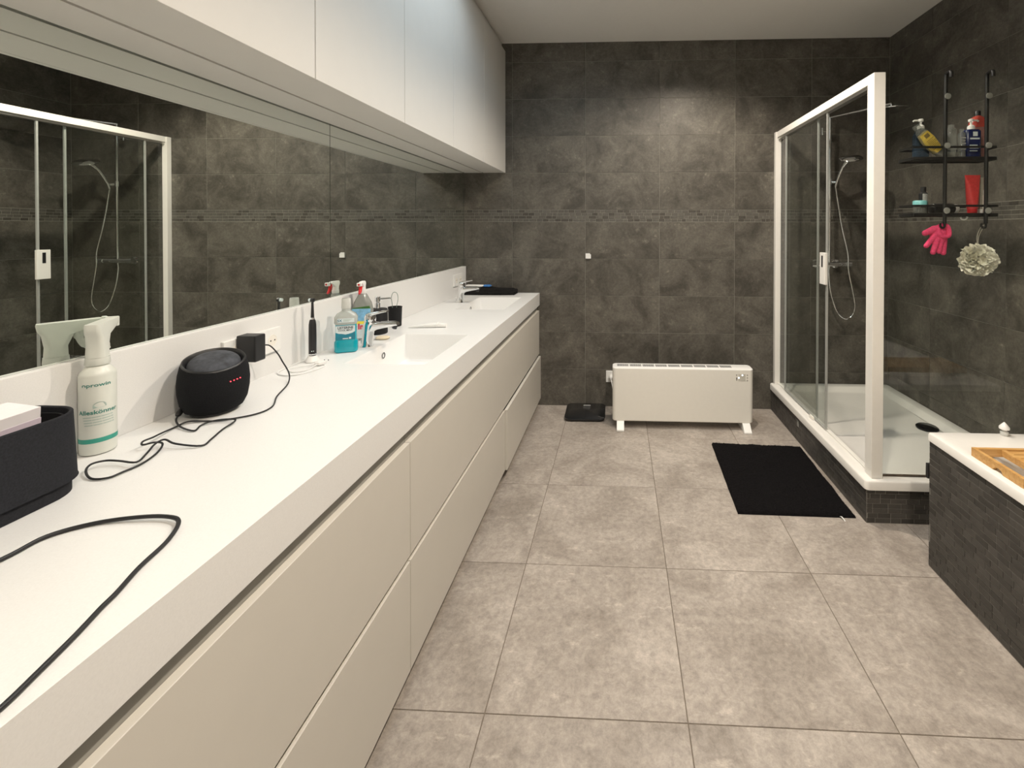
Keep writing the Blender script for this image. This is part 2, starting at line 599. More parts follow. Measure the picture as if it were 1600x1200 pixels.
stone('mosaic_mid', (0.078, 0.073, 0.063), (0.115, 0.108, 0.093), 0.42, scale=5, speck=0.2, tone=0)
stone('mosaic_dark', (0.050, 0.045, 0.038), (0.075, 0.068, 0.057), 0.42, scale=5, speck=0.2, tone=0)
stone('mosaic_light', (0.090, 0.085, 0.074), (0.125, 0.118, 0.100), 0.42, scale=5, speck=0.2, tone=0)

# back wall
b = MB().box(XL - 0.06, XR + 0.06, D + T_W, D + 0.10, -0.05, CZ + 0.05)
wall_back = struct(b.build('wall_back', 'grout_wall'), 'dark grey tiled wall behind the heater with a thin mosaic band')
cols = [XL] + [-0.8735 + 0.6 * i for i in range(6) if -0.8735 + 0.6 * i < XR - 0.02] + [XR]
tile_wall(wall_back, cols, lambda u, z: ((u, D + T_W, z), None))
mosaic_strip(wall_back, XL, XR, lambda u, t, z: (u, D + T_W - t, z), MOS0 + 0.001, MOS1 - 0.001, 4, seed=5)

# right wall
b = MB().box(XR + T_W, XR + 0.10, YN, D + 0.10, -0.05, CZ + 0.05)
wall_right = struct(b.build('wall_right', 'grout_wall'), 'dark grey tiled wall beside shower and bath')
cols = [YN] + sorted(3.176 - 0.6 * i for i in range(8) if 3.176 - 0.6 * i > YN + 0.05) + [D]
tile_wall(wall_right, cols, lambda u, z: ((XR + T_W, u, z), (0, 0, -pi / 2)))
mosaic_strip(wall_right, YN, D, lambda u, t, z: (XR + T_W - t, u, z), MOS0 + 0.001, MOS1 - 0.001, 4, seed=9)

# left wall (behind mirror and cabinets) and near wall with a door
struct(MB().box(XL - 0.11, XL - 0.012, YN, D + 0.10, -0.05, CZ + 0.05).build('wall_left', 'dark_wall'), 'dark wall behind mirrors and cabinets')
b = MB()
b.box(XL - 0.1, 0.15, YN - 0.1, YN, -0.05, CZ + 0.05)
b.box(1.05, XR + 0.1, YN - 0.1, YN, -0.05, CZ + 0.05)
b.box(0.15, 1.05, YN - 0.1, YN, 2.15, CZ + 0.05)
struct(b.build('wall_near', 'paint_wall'), 'white plaster wall with the entrance door')
d = struct(MB().box(0.155, 1.045, YN - 0.07, YN - 0.03, -0.002, 2.145).build('door_1', 'door_white', bevel=0.003), 'plain white entrance door')
h = MB()
h.tube(spline([(0.93, YN - 0.03, 1.05), (0.93, YN + 0.02, 1.05), (0.92, YN + 0.025, 1.05), (0.81, YN + 0.025, 1.05)], 5), 0.009)
h.lathe([(0.025, 0), (0.025, 0.006)], 20, Matrix.Translation((0.93, YN - 0.03, 1.05)) @ Matrix.Rotation(-pi / 2, 4, 'X'))
h.build('door_handle', 'alu', d, smooth=40)

# ceiling with skylight opening and shaft
x0, x1, y0, y1 = SKY
b = MB()
b.box(XL - 0.1, x0, YN - 0.1, D + 0.1, CZ, CZ + 0.08)
b.box(x1, XR + 0.1, YN - 0.1, D + 0.1, CZ, CZ + 0.08)
b.box(x0, x1, YN - 0.1, y0, CZ, CZ + 0.08)
b.box(x0, x1, y1, D + 0.1, CZ, CZ + 0.08)
b.box(x0 - 0.04, x0, y0 - 0.04, y1 + 0.04, CZ + 0.08, 3.25)
b.box(x1, x1 + 0.04, y0 - 0.04, y1 + 0.04, CZ + 0.08, 3.25)
b.box(x0, x1, y0 - 0.04, y0, CZ + 0.08, 3.25)
b.box(x0, x1, y1, y1 + 0.04, CZ + 0.08, 3.25)
struct(b.build('ceiling', 'paint_ceiling'), 'plain white ceiling with a roof light opening')
win = struct(MB().box(x0 + 0.04, x1 - 0.04, y0 + 0.04, y1 - 0.04, 3.262, 3.270).build('window_1', 'roof_glass'), 'flat glass roof light in the ceiling')
b = MB()
for q in ((x0 - 0.04, x0 + 0.04, y0 - 0.04, y1 + 0.04), (x1 - 0.04, x1 + 0.04, y0 - 0.04, y1 + 0.04), (x0 + 0.04, x1 - 0.04, y0 - 0.04, y0 + 0.04), (x0 + 0.04, x1 - 0.04, y1 - 0.04, y1 + 0.04)):
    b.box(*q, 3.25, 3.29)
b.build('window_frame', 'white_frame', win)

# recessed ceiling lamps
for i, (sx, sy) in enumerate(SPOTS):
    lab = ['round recessed ceiling lamp before the heater wall', 'round recessed ceiling lamp between vanity and bath',
           'round recessed ceiling lamp near the entrance door'][i]
    t = thing('ceiling_lamp', lab, 'ceiling lamp', (sx, sy, CZ), group='recessed ceiling lamps')
    MB().lathe([(0.048, 0), (0.050, -0.003), (0.044, -0.005), (0.038, -0.003), (0.037, 0)], 28, cap0=False, cap1=False).build('ring', 'lamp_ring', t, smooth=50)
    MB().lathe([(0.037, -0.0015), (0.0, -0.0015)], 24, cap0=False, cap1=False).build('lens', 'lamp_lens', t)
    lo, ll = light('lamp_light', 'SPOT', (0, 0, -0.012), SPOT_POWER, WARM)
    ll.spot_size = radians(144)
    ll.spot_blend = 0.55
    ll.shadow_soft_size = 0.045
    lo.parent = t

# ------------------------------------------------------------------ vanity: worktop, basins, splashback
WT, WB, WF, WBK = 0.919, 0.820, -0.647, -1.257      # top, underside, front, back (face of splashback)
WY0, WY1 = -0.95, D - 0.002
BAS = [(-1.065, -0.745, 1.700, 2.200), (-1.065, -0.745, 2.885, 3.405)]
wt = thing('vanity_worktop', 'long white worktop with two sunk rectangular basins and low splashback', 'worktop', (0, 0, 0))
b = MB()
gx = [WBK - 0.015, -1.065, -0.745, WF]
gy = [WY0, 1.700, 2.200, 2.885, 3.405, WY1]
v, f = [], []
for z in (WT, WB):
    for yy in gy:
        for xx in gx:
            v.append((xx, yy, z))
nx = len(gx)
off = nx * len(gy)
for j in range(len(gy) - 1):
    for i in range(nx - 1):
        if i == 1 and j in (1, 3):
            continue
        a = j * nx + i
        f.append((a, a + 1, a + 1 + nx, a + nx))
        f.append((off + a, off + a + nx, off + a + 1 + nx, off + a + 1))
for j in range(len(gy) - 1):
    a = j * nx
    f.append((a, a + nx, off + a + nx, off + a))
    a = j * nx + nx - 1
    f.append((a, off + a, off + a + nx, a + nx))
for i in range(nx - 1):
    f.append((i, off + i, off + i + 1, i + 1))
    a = (len(gy) - 1) * nx + i
    f.append((a, a + 1, off + a + 1, off + a))
b.add(v, f)
b.build('slab', 'solid_surface', wt)
MB().box(XL - 0.002, WBK, WY0, WY1, WT, 1.135).build('splashback', 'solid_surface', wt, bevel=0.0015)
for (bx0, bx1, by0, by1) in BAS:
    cxm, cym, w, h = (bx0 + bx1) / 2, (by0 + by1) / 2, bx1 - bx0, by1 - by0
    rings = [rr(cxm, cym, w, h, 0.002, WT, 4), rr(cxm, cym, w - 0.006, h - 0.006, 0.006, WT - 0.004, 4), rr(cxm, cym, w - 0.016, h - 0.016, 0.012, WT - 0.105, 4),
             rr(cxm, cym, w - 0.030, h - 0.030, 0.014, WT - 0.122, 4), rr(cxm, cym, w - 0.055, h - 0.055, 0.016, WT - 0.128, 4),
             rr(cxm, cym, 0.03, 0.06, 0.01, WT - 0.138, 4)]
    bo = MB().loft(rings, cap0=False).build('basin', 'solid_surface', wt, smooth=35)
    MB().lathe([(0.012, 0), (0.0138, 0.002), (0.0108, 0.0025), (0.0098, 0.0002)], 20,
               Matrix.Translation((bx0 + 0.006, cym + 0.03, WT - 0.047)) @ Matrix.Rotation(pi / 2, 4, 'Y'), cap0=False, cap1=False).build('overflow_ring', ['chrome_dark'], bo, smooth=40)
    MB().lathe([(0.030, 0), (0.032, 0.003), (0.022, 0.006), (0.0, 0.006)], 24, Matrix.Translation((cxm, cym, WT - 0.138))).build('drain', 'chrome', bo, smooth=40)

# vanity base cabinets
def vanity(label, ya, yb, splits_low):
    t = thing('vanity_cabinet', label, 'cabinet', (0, 0, 0), group='vanity base cabinets')
    c = MB()
    c.box(XL - 0.004, -0.672, ya + 0.001, ya + 0.019, 0.06, WB)
    c.box(XL - 0.004, -0.672, yb - 0.019, yb - 0.001, 0.06, WB)
    c.box(XL - 0.004, -0.672, ya + 0.019, yb - 0.019, 0.06, 0.078)
    c.box(XL - 0.004, XL + 0.012, ya + 0.019, yb - 0.019, 0.078, WB)
    c.box(-0.690, -0.672, ya + 0.019, yb - 0.019, 0.70, WB)
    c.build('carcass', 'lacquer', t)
    MB().box(-0.675, -0.668, ya + 0.001, yb - 0.001, 0.765, WB).build('grip_profile', 'profile_grey', t)
    MB().box(-0.675, -0.668, ya + 0.001, yb - 0.001, 0.375, 0.435).build('grip_profile', 'profile_grey', t)
    MB().box(-0.72, -0.70, ya, yb, 0.0, 0.06).build('toe_kick', 'toe_dark', t)
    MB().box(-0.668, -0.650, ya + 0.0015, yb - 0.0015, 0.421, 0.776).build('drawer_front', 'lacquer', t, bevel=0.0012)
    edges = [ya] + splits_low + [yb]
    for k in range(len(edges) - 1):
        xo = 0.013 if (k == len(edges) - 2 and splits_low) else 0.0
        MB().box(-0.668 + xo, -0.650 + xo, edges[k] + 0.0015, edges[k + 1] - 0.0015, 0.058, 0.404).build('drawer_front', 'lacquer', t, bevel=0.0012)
    return t
vanity('white vanity drawer cabinet under worktop, with two wide drawer fronts', WY0, 1.374, [])
vanity('white vanity drawer cabinet under both basins, last lower drawer slightly open', 1.374, WY1, [2.546])

# mirrors
for (ya, yb, lab) in ((WY0, 1.9365, 'long frameless mirror over splashback reflecting the shower'), (1.9395, WY1, 'long frameless mirror over splashback next to the heater wall')):
    t = thing('wall_mirror', lab, 'mirror', (0, 0, 0), group='frameless mirrors')
    MB().box(XL - 0.006, XL, ya, yb, 1.1355, 1.917).build('mirror_glass', 'mirror', t)
    MB().box(XL - 0.0115, XL - 0.0065, ya, yb, 1.1355, 1.917).build('backing', 'mirror_edge', t)

# wall cabinets
CF, CB0, CT = -0.928, 1.9005, 2.890
ud = [0.768 + 0.576 * i for i in range(-3, 5)] + [WY1]
ordn = ['next to the heater wall', 'second from the heater wall', 'third from the heater wall', 'fourth from the heater wall',
        'fifth from the heater wall', 'sixth from the heater wall', 'seventh from the heater wall', 'eighth from the heater wall']
n = len(ud) - 1
for i in range(n):
    t = thing('wall_cabinet', 'white handleless wall cabinet above mirror, ' + ordn[n - 1 - i], 'cabinet', (0, 0, 0), group='white wall cabinets')
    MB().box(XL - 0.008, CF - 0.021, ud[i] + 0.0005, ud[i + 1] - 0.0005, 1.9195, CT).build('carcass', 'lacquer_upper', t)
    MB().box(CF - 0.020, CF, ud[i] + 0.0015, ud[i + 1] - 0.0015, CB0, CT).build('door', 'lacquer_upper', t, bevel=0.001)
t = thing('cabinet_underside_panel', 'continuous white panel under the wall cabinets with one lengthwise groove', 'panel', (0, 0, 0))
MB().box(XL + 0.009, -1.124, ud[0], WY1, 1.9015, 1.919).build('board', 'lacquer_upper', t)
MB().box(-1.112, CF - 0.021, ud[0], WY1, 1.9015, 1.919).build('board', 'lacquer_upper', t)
MB().box(XL + 0.0003, XL + 0.0088, ud[0], WY1, 1.912, 1.919).build('gap_shade_strip', 'toe_dark', t)  # dark strip: shade of the gap along the mirror top, put in by colour
MB().box(-1.124, -1.112, ud[0], WY1, 1.909, 1.919).build('groove_strip', 'profile_grey', t)
t = MB().box(XL - 0.008, -0.958, ud[0], WY1, CT + 0.001, CZ - 0.001).build('cabinet_filler', 'lacquer_upper')
tag(t, 'recessed white filler strip between wall cabinets and ceiling', 'filler strip')
#==PART2==
# ------------------------------------------------------------------ brick mosaic faces (each piece its own object)
def brick_face(parent, u0, u1, z0, z1, rows, place, seed, L=0.052):
    rnd = random.Random(seed)
    rh = (z1 - z0) / rows
    for r in range(rows):
        u = u0 - rnd.choice((0.15, 0.35, 0.55, 0.75)) * L
        while u < u1 - 0.004:
            l = L * rnd.choice((0.8, 1.0, 1.0, 1.2))
            a, c = max(u, u0), min(u + l, u1)
            u += l
            w = round(c - a - 0.0022, 3)
            if w < 0.005:
                continue
            me = tile_mesh(w, round(rh - 0.0022, 4), T_W * rnd.choice((0.7, 0.85, 1.0)), 'mosaic', 0.0008)
            loc, rot = place((a + c) / 2, z0 + (r + 0.5) * rh)
            inst('mosaic_brick', me, parent, loc, rot)

# ------------------------------------------------------------------ shower
PX, PY = 1.216, 2.255
t = thing('shower_plinth', 'low dark mosaic-clad plinth under the shower tray', 'plinth', (0, 0, 0))
MB().box(PX + T_W, XR - 0.001, PY + T_W, D - 0.001, 0.0, 0.169).build('core', 'grout_mosaic', t)
brick_face(t, PY + T_W, D - 0.001, 0.002, 0.169, 7, lambda u, z: ((PX + T_W, u, z), (0, 0, -pi / 2)), 21, L=0.062)
brick_face(t, PX + T_W, 1.58, 0.002, 0.169, 7, lambda u, z: ((u, PY + T_W, z), None), 22, L=0.062)
mosaic_strip(t, 1.58, XR - 0.001, lambda u, tt, z: (u, PY + T_W - tt, z), 0.002, 0.169, 7, name='mosaic_bricks', seed=33)

t = thing('shower_tray', 'white acrylic shower tray with rounded rim on dark plinth', 'shower tray', (0, 0, 0.169))
tx0, tx1, ty0, ty1 = 1.206, XR - 0.001, 2.243, D - 0.001
cxm, cym, w, h = (tx0 + tx1) / 2, (ty0 + ty1) / 2, tx1 - tx0, ty1 - ty0
rings = [rr(cxm, cym, w, h, 0.022, 0, 8), rr(cxm, cym, w, h, 0.022, 0.038, 8), rr(cxm, cym, w - 0.006, h - 0.006, 0.020, 0.044, 8), rr(cxm, cym, w - 0.016, h - 0.016, 0.018, 0.046, 8),
         rr(cxm, cym, w - 0.13, h - 0.13, 0.05, 0.046, 8), rr(cxm, cym, w - 0.15, h - 0.15, 0.06, 0.043, 8), rr(cxm, cym, w - 0.20, h - 0.20, 0.07, 0.020, 8),
         rr(cxm + 0.02, cym, w - 0.26, h - 0.26, 0.08, 0.013, 8), rr(1.93, 2.96, 0.24, 0.30, 0.06, 0.008, 8), rr(1.96, 2.96, 0.05, 0.05, 0.02, 0.006, 8)]
MB().loft(rings).build('basin', 'acrylic', t, smooth=50)
MB().lathe([(0.062, 0.0), (0.062, 0.008), (0.054, 0.014), (0.0, 0.016)], 32, Matrix.Translation((1.962, 2.945, 0.009))).build('drain_cover', 'drain_black', t, smooth=50)

TZ = 0.215
t = thing('shower_enclosure', 'glass shower enclosure with white frame and half-open sliding door', 'shower enclosure', (0, 0, TZ))
MB().box(1.244, 1.299, 2.265, 2.326, 0.001, 1.995).build('corner_post', 'white_frame', t, bevel=0.002)
MB().box(1.235, 1.277, 3.618, 3.6575, 0.001, 1.995).build('wall_post', 'white_frame', t, bevel=0.002)
MB().box(1.244, 1.290, 2.326, 3.618, 1.949, 1.995).build('top_rail', 'white_frame', t, bevel=0.002)
MB().box(1.252, 1.284, 2.326, 3.618, 1.932, 1.949).build('door_track', 'alu', t)
MB().box(1.262, 1.284, 2.326, 3.618, 0.001, 0.010).build('bottom_rail', 'white_frame', t, bevel=0.001)
fp = MB().box(1.274, 1.280, 2.955, 3.618, 0.010, 1.932).build('fixed_pane', 'shower_glass', t)
MB().box(1.272, 1.282, 2.948, 2.960, 0.010, 1.932).build('pane_edge', 'seal', fp)
sd = MB().box(1.258, 1.264, 2.795, 3.470, 0.014, 1.935).build('sliding_door', 'shower_glass', t)
MB().box(1.256, 1.267, 2.786, 2.797, 0.012, 1.935).build('door_edge', 'seal', sd)
MB().box(1.256, 1.267, 3.462, 3.472, 0.012, 1.935).build('door_edge', 'seal', sd)
MB().box(1.256, 1.267, 2.797, 3.462, 0.010, 0.020).build('door_edge', 'seal', sd)
hb = MB()
z0, z1 = 1.107 - TZ, 1.300 - TZ
hb.box(1.240, 1.2558, 2.772, 2.844, z0, z1)
hb.build('door_handle', 'white_frame', sd, bevel=0.002)
MB().box(1.2388, 1.2402, 2.800, 2.818, z1 - 0.088, z1 - 0.018).build('handle_slot', 'black_plastic', sd)
MB().box(1.245, 1.275, 2.945, 2.995, 0.0012, 0.018).build('door_guide', 'cream_plastic', t, bevel=0.002)
MB().box(1.299, XR - 0.001, 2.290, 2.297, 0.002, 1.990).build('front_pane', 'shower_glass', t)
MB().box(1.299, XR - 0.001, 2.288, 2.299, 0.001, 0.008).build('pane_seal', 'stain_brown', t)

# shower column on the back wall
t = thing('shower_column', 'chrome shower column with rain head, hand shower and hose', 'shower', (1.640, D, 1.17))
fy = -0.068
MB().tube([(0, fy, 0.0), (0, fy, 1.13)], 0.0105, 14).build('riser_pipe', 'chrome', t, smooth=50)
b = MB()
b.tube(spline([(0, fy, 1.12), (0.0, fy, 1.138), (0.010, fy - 0.012, 1.142), (0.12, fy - 0.18, 1.142), (0.235, fy - 0.36, 1.142), (0.243, fy - 0.372, 1.138), (0.244, fy - 0.374, 1.12)], 6), 0.0085, 12)
b.build('rain_arm', 'chrome', t, smooth=50)
MB().lathe([(0.0, 0.022), (0.018, 0.020), (0.020, 0.008), (0.110, 0.004), (0.114, 0.0), (0.110, -0.004), (0.0, -0.004)], 36, Matrix.Translation((0.244, fy - 0.374, 1.100)), cap0=False, cap1=False).build('rain_head', 'chrome', t, smooth=40)
b = MB()
b.tube([(0, fy, 1.03), (0, -0.001, 1.03)], 0.009, 12)
b.tube([(-0.055, fy, 1.03), (0.0, fy, 1.03)], 0.006, 10)
b.tube([(-0.058, fy, 1.005), (-0.058, fy, 1.06)], 0.008, 10)
b.build('wall_bracket', 'chrome', t, smooth=50)
mx = MB().tube([(-0.135, fy, 0), (-0.095, fy, 0), (-0.094, fy, 0), (0.120, fy, 0), (0.121, fy, 0), (0.165, fy, 0)], [0.024, 0.024, 0.019, 0.019, 0.023, 0.022], 20).build('mixer_bar', 'chrome', t, smooth=40)
for xx in (-0.075, 0.075):
    MB().lathe([(0.033, 0.0), (0.033, 0.006), (0.014, 0.014), (0.014, 0.05)], 24, Matrix.Translation((xx, -0.001, 0)) @ Matrix.Rotation(pi / 2, 4, 'X')).build('rosette', 'chrome', mx, smooth=40)
b = MB()
b.tube([(0, fy, 0.62), (0, fy, 0.665)], 0.018, 14)
b.tube([(0.0, fy, 0.64), (0.035, fy - 0.03, 0.635)], 0.010, 10)
b.build('slide_holder', 'chrome', t, smooth=50)
hs = MB().tube(spline([(0.030, fy - 0.030, 0.600), (0.040, fy - 0.045, 0.66), (0.058, fy - 0.085, 0.745), (0.075, fy - 0.12, 0.785)], 5), [0.0095] * 6 + [0.011] * 6 + [0.013] * 4, 12).build('hand_shower_handle', 'chrome', t, smooth=50)
Tm = Matrix.Translation((0.082, fy - 0.155, 0.803)) @ Matrix.Rotation(radians(24), 4, 'X') @ Matrix.Rotation(radians(-8), 4, 'Y')
MB().lathe([(0.0, 0.022), (0.035, 0.019), (0.074, 0.006), (0.080, -0.002), (0.076, -0.008), (0.0, -0.010)], 28, Tm, cap0=False, cap1=False).build('spray_disc', 'chrome', hs, smooth=50)
hose = [(0.030, fy - 0.030, 0.598), (0.045, fy - 0.035, 0.48), (0.075, fy - 0.045, 0.28), (0.112, fy - 0.06, 0.08), (0.118, fy - 0.06, -0.05), (0.160, fy - 0.055, -0.24), (0.172, fy - 0.05, -0.33),
        (0.150, fy - 0.045, -0.395), (0.10, fy - 0.04, -0.415), (0.045, fy - 0.03, -0.36), (0.006, fy - 0.015, -0.22), (-0.002, fy, -0.08), (0.0, fy, -0.018)]
MB().tube(spline(hose, 8), 0.0065, 10).build('hose', 'chrome', t, smooth=50)

# ------------------------------------------------------------------ hanging shower caddy and what is on it
CYF = 2.312
BX = (1.615, 1.812)
t = thing('shower_caddy', 'black two-tier wire caddy hooked over the shower glass', 'shower caddy', (0, CYF, 1.47))
for xx in BX:
    MB().tube(spline([(xx, 0, 0.002), (xx, 0, 0.30), (xx, 0, 0.70), (xx, 0, 0.728), (xx, -0.006, 0.742), (xx, -0.030, 0.744), (xx, -0.036, 0.736), (xx, -0.036, 0.715)], 4), 0.0088, 10).build('hanger_bar', 'black_metal', t, smooth=50)
    MB().tube(spline([(xx - 0.02, 0.0, 0.004), (xx - 0.02, 0.0, -0.012), (xx - 0.008, 0.0, -0.02), (xx, 0, -0.012), (xx, 0.0, 0.006)], 4), 0.005, 8).build('hook', 'black_metal', t, smooth=50)
    for zz in (2.10, 1.857, 1.536):
        MB().lathe([(0.0155, 0.0), (0.0145, 0.003), (0.004, 0.005)], 20, Matrix.Translation((xx + 0.004, -0.0092, zz - 1.47)) @ Matrix.Rotation(pi / 2, 4, 'X')).build('suction_cup', 'suction_clear', t, smooth=50)
SH = [(1.460, 1.874, 1.795, 1.852), (1.463, 1.882, 1.515, 1.560)]
for (sx0, sx1, zb, zr) in SH:
    cxs, wd = (sx0 + sx1) / 2, sx1 - sx0
    fr = MB()
    fr.loft([rr(cxs, 0.064, wd, 0.118, 0.012, zb - 1.47 - 0.006), rr(cxs, 0.064, wd, 0.118, 0.012, zb - 1.47 + 0.008), rr(cxs, 0.064, wd - 0.008, 0.110, 0.010, zb - 1.47 + 0.010), rr(cxs, 0.064, wd - 0.008, 0.110, 0.010, zb - 1.47 - 0.008)], close=True)
    sf = fr.build('shelf_frame', 'black_metal', t, smooth=30)
    for k in range(7):
        yy = 0.016 + k * 0.016
        MB().box(sx0 + 0.003, sx1 - 0.003, yy - 0.0035, yy + 0.0035, zb - 1.47 - 0.003, zb - 1.47 + 0.002).build('shelf_slat', 'black_metal', sf)
    rl = MB()
    rl.loft([rr(cxs, 0.064, wd, 0.118, 0.012, zr - 1.47 - 0.005), rr(cxs, 0.064, wd, 0.118, 0.012, zr - 1.47 + 0.006), rr(cxs, 0.064, wd - 0.006, 0.112, 0.010, zr - 1.47 + 0.006), rr(cxs, 0.064, wd - 0.006, 0.112, 0.010, zr - 1.47 - 0.005)], close=True)
    rl.build('guard_rail', 'black_metal', t, smooth=30)

def pump(parent, z, mat, r=0.011, rz=0.0, s=1.0):
    b = MB()
    T = Matrix.Translation((0, 0, z)) @ Matrix.Rotation(rz, 4, 'Z') @ Matrix.Scale(s, 4)
    b.lathe([(0.016, 0), (0.016, 0.016), (0.009, 0.022), (0.005, 0.024), (0.005, 0.038), (0.011, 0.040), (0.012, 0.050), (0.009, 0.053)], 20, T)
    b.tube([(0, 0, 0.046), (0.030, 0, 0.046), (0.036, 0, 0.041)], 0.0045, 8, T)
    return b.build('pump_head', mat, parent, smooth=40)

zs = 1.795 + 0.003
# pump bottle, clear blue
t = thing('pump_bottle', 'clear dark blue bottle with white pump behind the yellow bottle', 'bottle', (1.552, 2.398, zs), 2.9)
MB().loft([rr(0, 0, 0.066, 0.050, 0.02, 0), rr(0, 0, 0.070, 0.054, 0.022, 0.006), rr(0, 0, 0.070, 0.054, 0.022, 0.125), rr(0, 0, 0.050, 0.044, 0.02, 0.150), rr(0, 0, 0.030, 0.030, 0.0149, 0.160)]).build('body', 'clear_blue', t, smooth=40)
pump(t, 0.160, 'white_plastic', rz=0.1)
# yellow bottle leaning
t = thing('lotion_bottle', 'yellow bottle leaning diagonally on the caddy upper shelf', 'bottle', (1.622, 2.342, zs + 0.012))
Tb = Matrix.Rotation(radians(-41), 4, 'Y') @ Matrix.Scale(0.86, 4)
MB().loft([rr(0, 0, 0.030, 0.022, 0.010, 0.0), rr(0, 0, 0.046, 0.030, 0.014, 0.015), rr(0, 0, 0.068, 0.038, 0.016, 0.07), rr(0, 0, 0.074, 0.040, 0.016, 0.13), rr(0, 0, 0.060, 0.034, 0.014, 0.185), rr(0, 0, 0.036, 0.028, 0.012, 0.205)], T=Tb).build('body', 'clear_plastic', t, smooth=40)
MB().loft([rr(0, -0.0005, 0.050, 0.034, 0.014, 0.040), rr(0, -0.0005, 0.067, 0.040, 0.016, 0.07), rr(0, -0.0005, 0.073, 0.042, 0.016, 0.13), rr(0, -0.0005, 0.060, 0.037, 0.014, 0.175)], T=Tb).build('label_wrap', 'yellow_label', t, smooth=40)
MB().loft([rr(0, 0, 0.040, 0.030, 0.012, 0.206), rr(0, 0, 0.040, 0.030, 0.012, 0.232), rr(0, 0, 0.034, 0.026, 0.011, 0.238)], T=Tb).build('cap', 'clear_plastic', t, smooth=40)
b = MB()
for k in range(8):
    zz = 0.066 + k * 0.0085
    b.box(-0.026, 0.026 if k % 3 else 0.014, -0.0220, -0.0212, zz, zz + 0.003, Tb)
b.box(-0.014, 0.014, -0.0220, -0.0205, 0.143, 0.166, Tb)
b.build('print', 'label_print_dark', t)
# clear bottles
t = thing('clear_bottle', 'colourless clear plastic bottle on caddy upper shelf', 'bottle', (1.685, 2.372, zs))
MB().loft([rr(0, 0, 0.040, 0.036, 0.012, 0), rr(0, 0, 0.042, 0.038, 0.014, 0.004), rr(0, 0, 0.042, 0.038, 0.014, 0.150), rr(0, 0, 0.036, 0.032, 0.014, 0.158)]).build('body', 'clear_plastic', t, smooth=40)
MB().lathe([(0.014, 0.158), (0.014, 0.174), (0.012, 0.176)], 18).build('cap', 'clear_plastic', t, smooth=40)
t = thing('travel_bottle', 'pale translucent bottle with white text beside the navy bottle', 'bottle', (1.722, 2.352, zs))
MB().loft([rr(0, 0, 0.028, 0.028, 0.010, 0), rr(0, 0, 0.030, 0.030, 0.012, 0.003), rr(0, 0, 0.030, 0.030, 0.012, 0.125), rr(0, 0, 0.018, 0.018, 0.0089, 0.135), rr(0, 0, 0.018, 0.018, 0.0089, 0.150)]).build('body', 'clear_plastic', t, smooth=40)
b = MB()
for k in range(5):
    b.box(-0.011, 0.011 - 0.003 * (k % 2), -0.0156, -0.0151, 0.045 + k * 0.014, 0.050 + k * 0.014)
b.build('print', 'label_grey', t)
# navy pump bottle
t = thing('pump_bottle', 'opaque navy blue bottle with white pump on caddy upper shelf', 'bottle', (1.778, 2.366, zs))
MB().loft([rr(0, 0, 0.070, 0.050, 0.014, 0), rr(0, 0, 0.074, 0.054, 0.016, 0.004), rr(0, 0, 0.074, 0.054, 0.016, 0.138), rr(0, 0, 0.064, 0.046, 0.016, 0.147), rr(0, 0, 0.032, 0.032, 0.0159, 0.150)]).build('body', 'navy_bottle', t, smooth=40)
pump(t, 0.150, 'white_plastic', rz=0.0)
b = MB()
b.box(-0.010, 0.012, -0.0278, -0.0272, 0.112, 0.134)
b.box(-0.024, 0.022, -0.0278, -0.0272, 0.096, 0.104)
for k in range(3):
    b.box(-0.026, 0.012 + 0.004 * (k % 2), -0.0278, -0.0272, 0.036 + k * 0.014, 0.041 + k * 0.014)
b.build('print', 'label_white', t)
# coral bottle
t = thing('shampoo_bottle', 'coral pink bottle with red shoulder and black cap', 'bottle', (1.834, 2.398, zs))
MB().loft([rr(0, 0, 0.066, 0.046, 0.018, 0), rr(0, 0, 0.070, 0.048, 0.02, 0.005), rr(0, 0, 0.070, 0.048, 0.02, 0.165)]).build('body', 'coral_bottle', t, smooth=40)
MB().loft([rr(0, 0, 0.074, 0.050, 0.02, 0.1655), rr(0, 0, 0.074, 0.050, 0.02, 0.190), rr(0, 0, 0.056, 0.044, 0.02, 0.215), rr(0, 0, 0.030, 0.030, 0.0149, 0.225)]).build('shoulder', 'coral_plastic', t, smooth=40)
MB().lathe([(0.014, 0.2255), (0.014, 0.248), (0.011, 0.252)], 18).build('cap', 'black_plastic', t, smooth=40)

zs = 1.515 + 0.003
t = thing('cream_jar', 'small clear jar with turquoise lid on caddy lower shelf', 'jar', (1.520, 2.350, zs))
MB().lathe([(0.026, 0), (0.029, 0.004), (0.029, 0.044)], 24).build('body', 'clear_plastic', t, smooth=40)
MB().lathe([(0.031, 0.0445), (0.031, 0.066), (0.028, 0.070)], 24).build('lid', 'teal_lid', t, smooth=40)
t = thing('small_bottle', 'small black bottle with grey label standing on caddy lower shelf', 'bottle', (1.572, 2.405, zs))
MB().lathe([(0.019, 0), (0.0205, 0.003), (0.0205, 0.110), (0.012, 0.118), (0.012, 0.124), (0.013, 0.125), (0.013, 0.144)], 20).build('body', 'black_plastic', t, smooth=40)
b = MB()
for k in range(6):
    a0, a1 = -pi / 2 - 0.7 + k * 1.4 / 6, -pi / 2 - 0.7 + (k + 1) * 1.4 / 6
    q = 0.021
    b.add([(q * cos(a0), q * sin(a0), 0.065), (q * cos(a1), q * sin(a1), 0.065), (q * cos(a1), q * sin(a1), 0.108), (q * cos(a0), q * sin(a0), 0.108)], [(0, 1, 2, 3)])
b.build('label', 'label_grey', t)
t = thing('lying_bottle', 'black bottle with white cap lying on caddy lower shelf', 'bottle', (1.575, 2.352, zs + 0.029))
Tl = Matrix.Rotation(pi / 2, 4, 'Y')
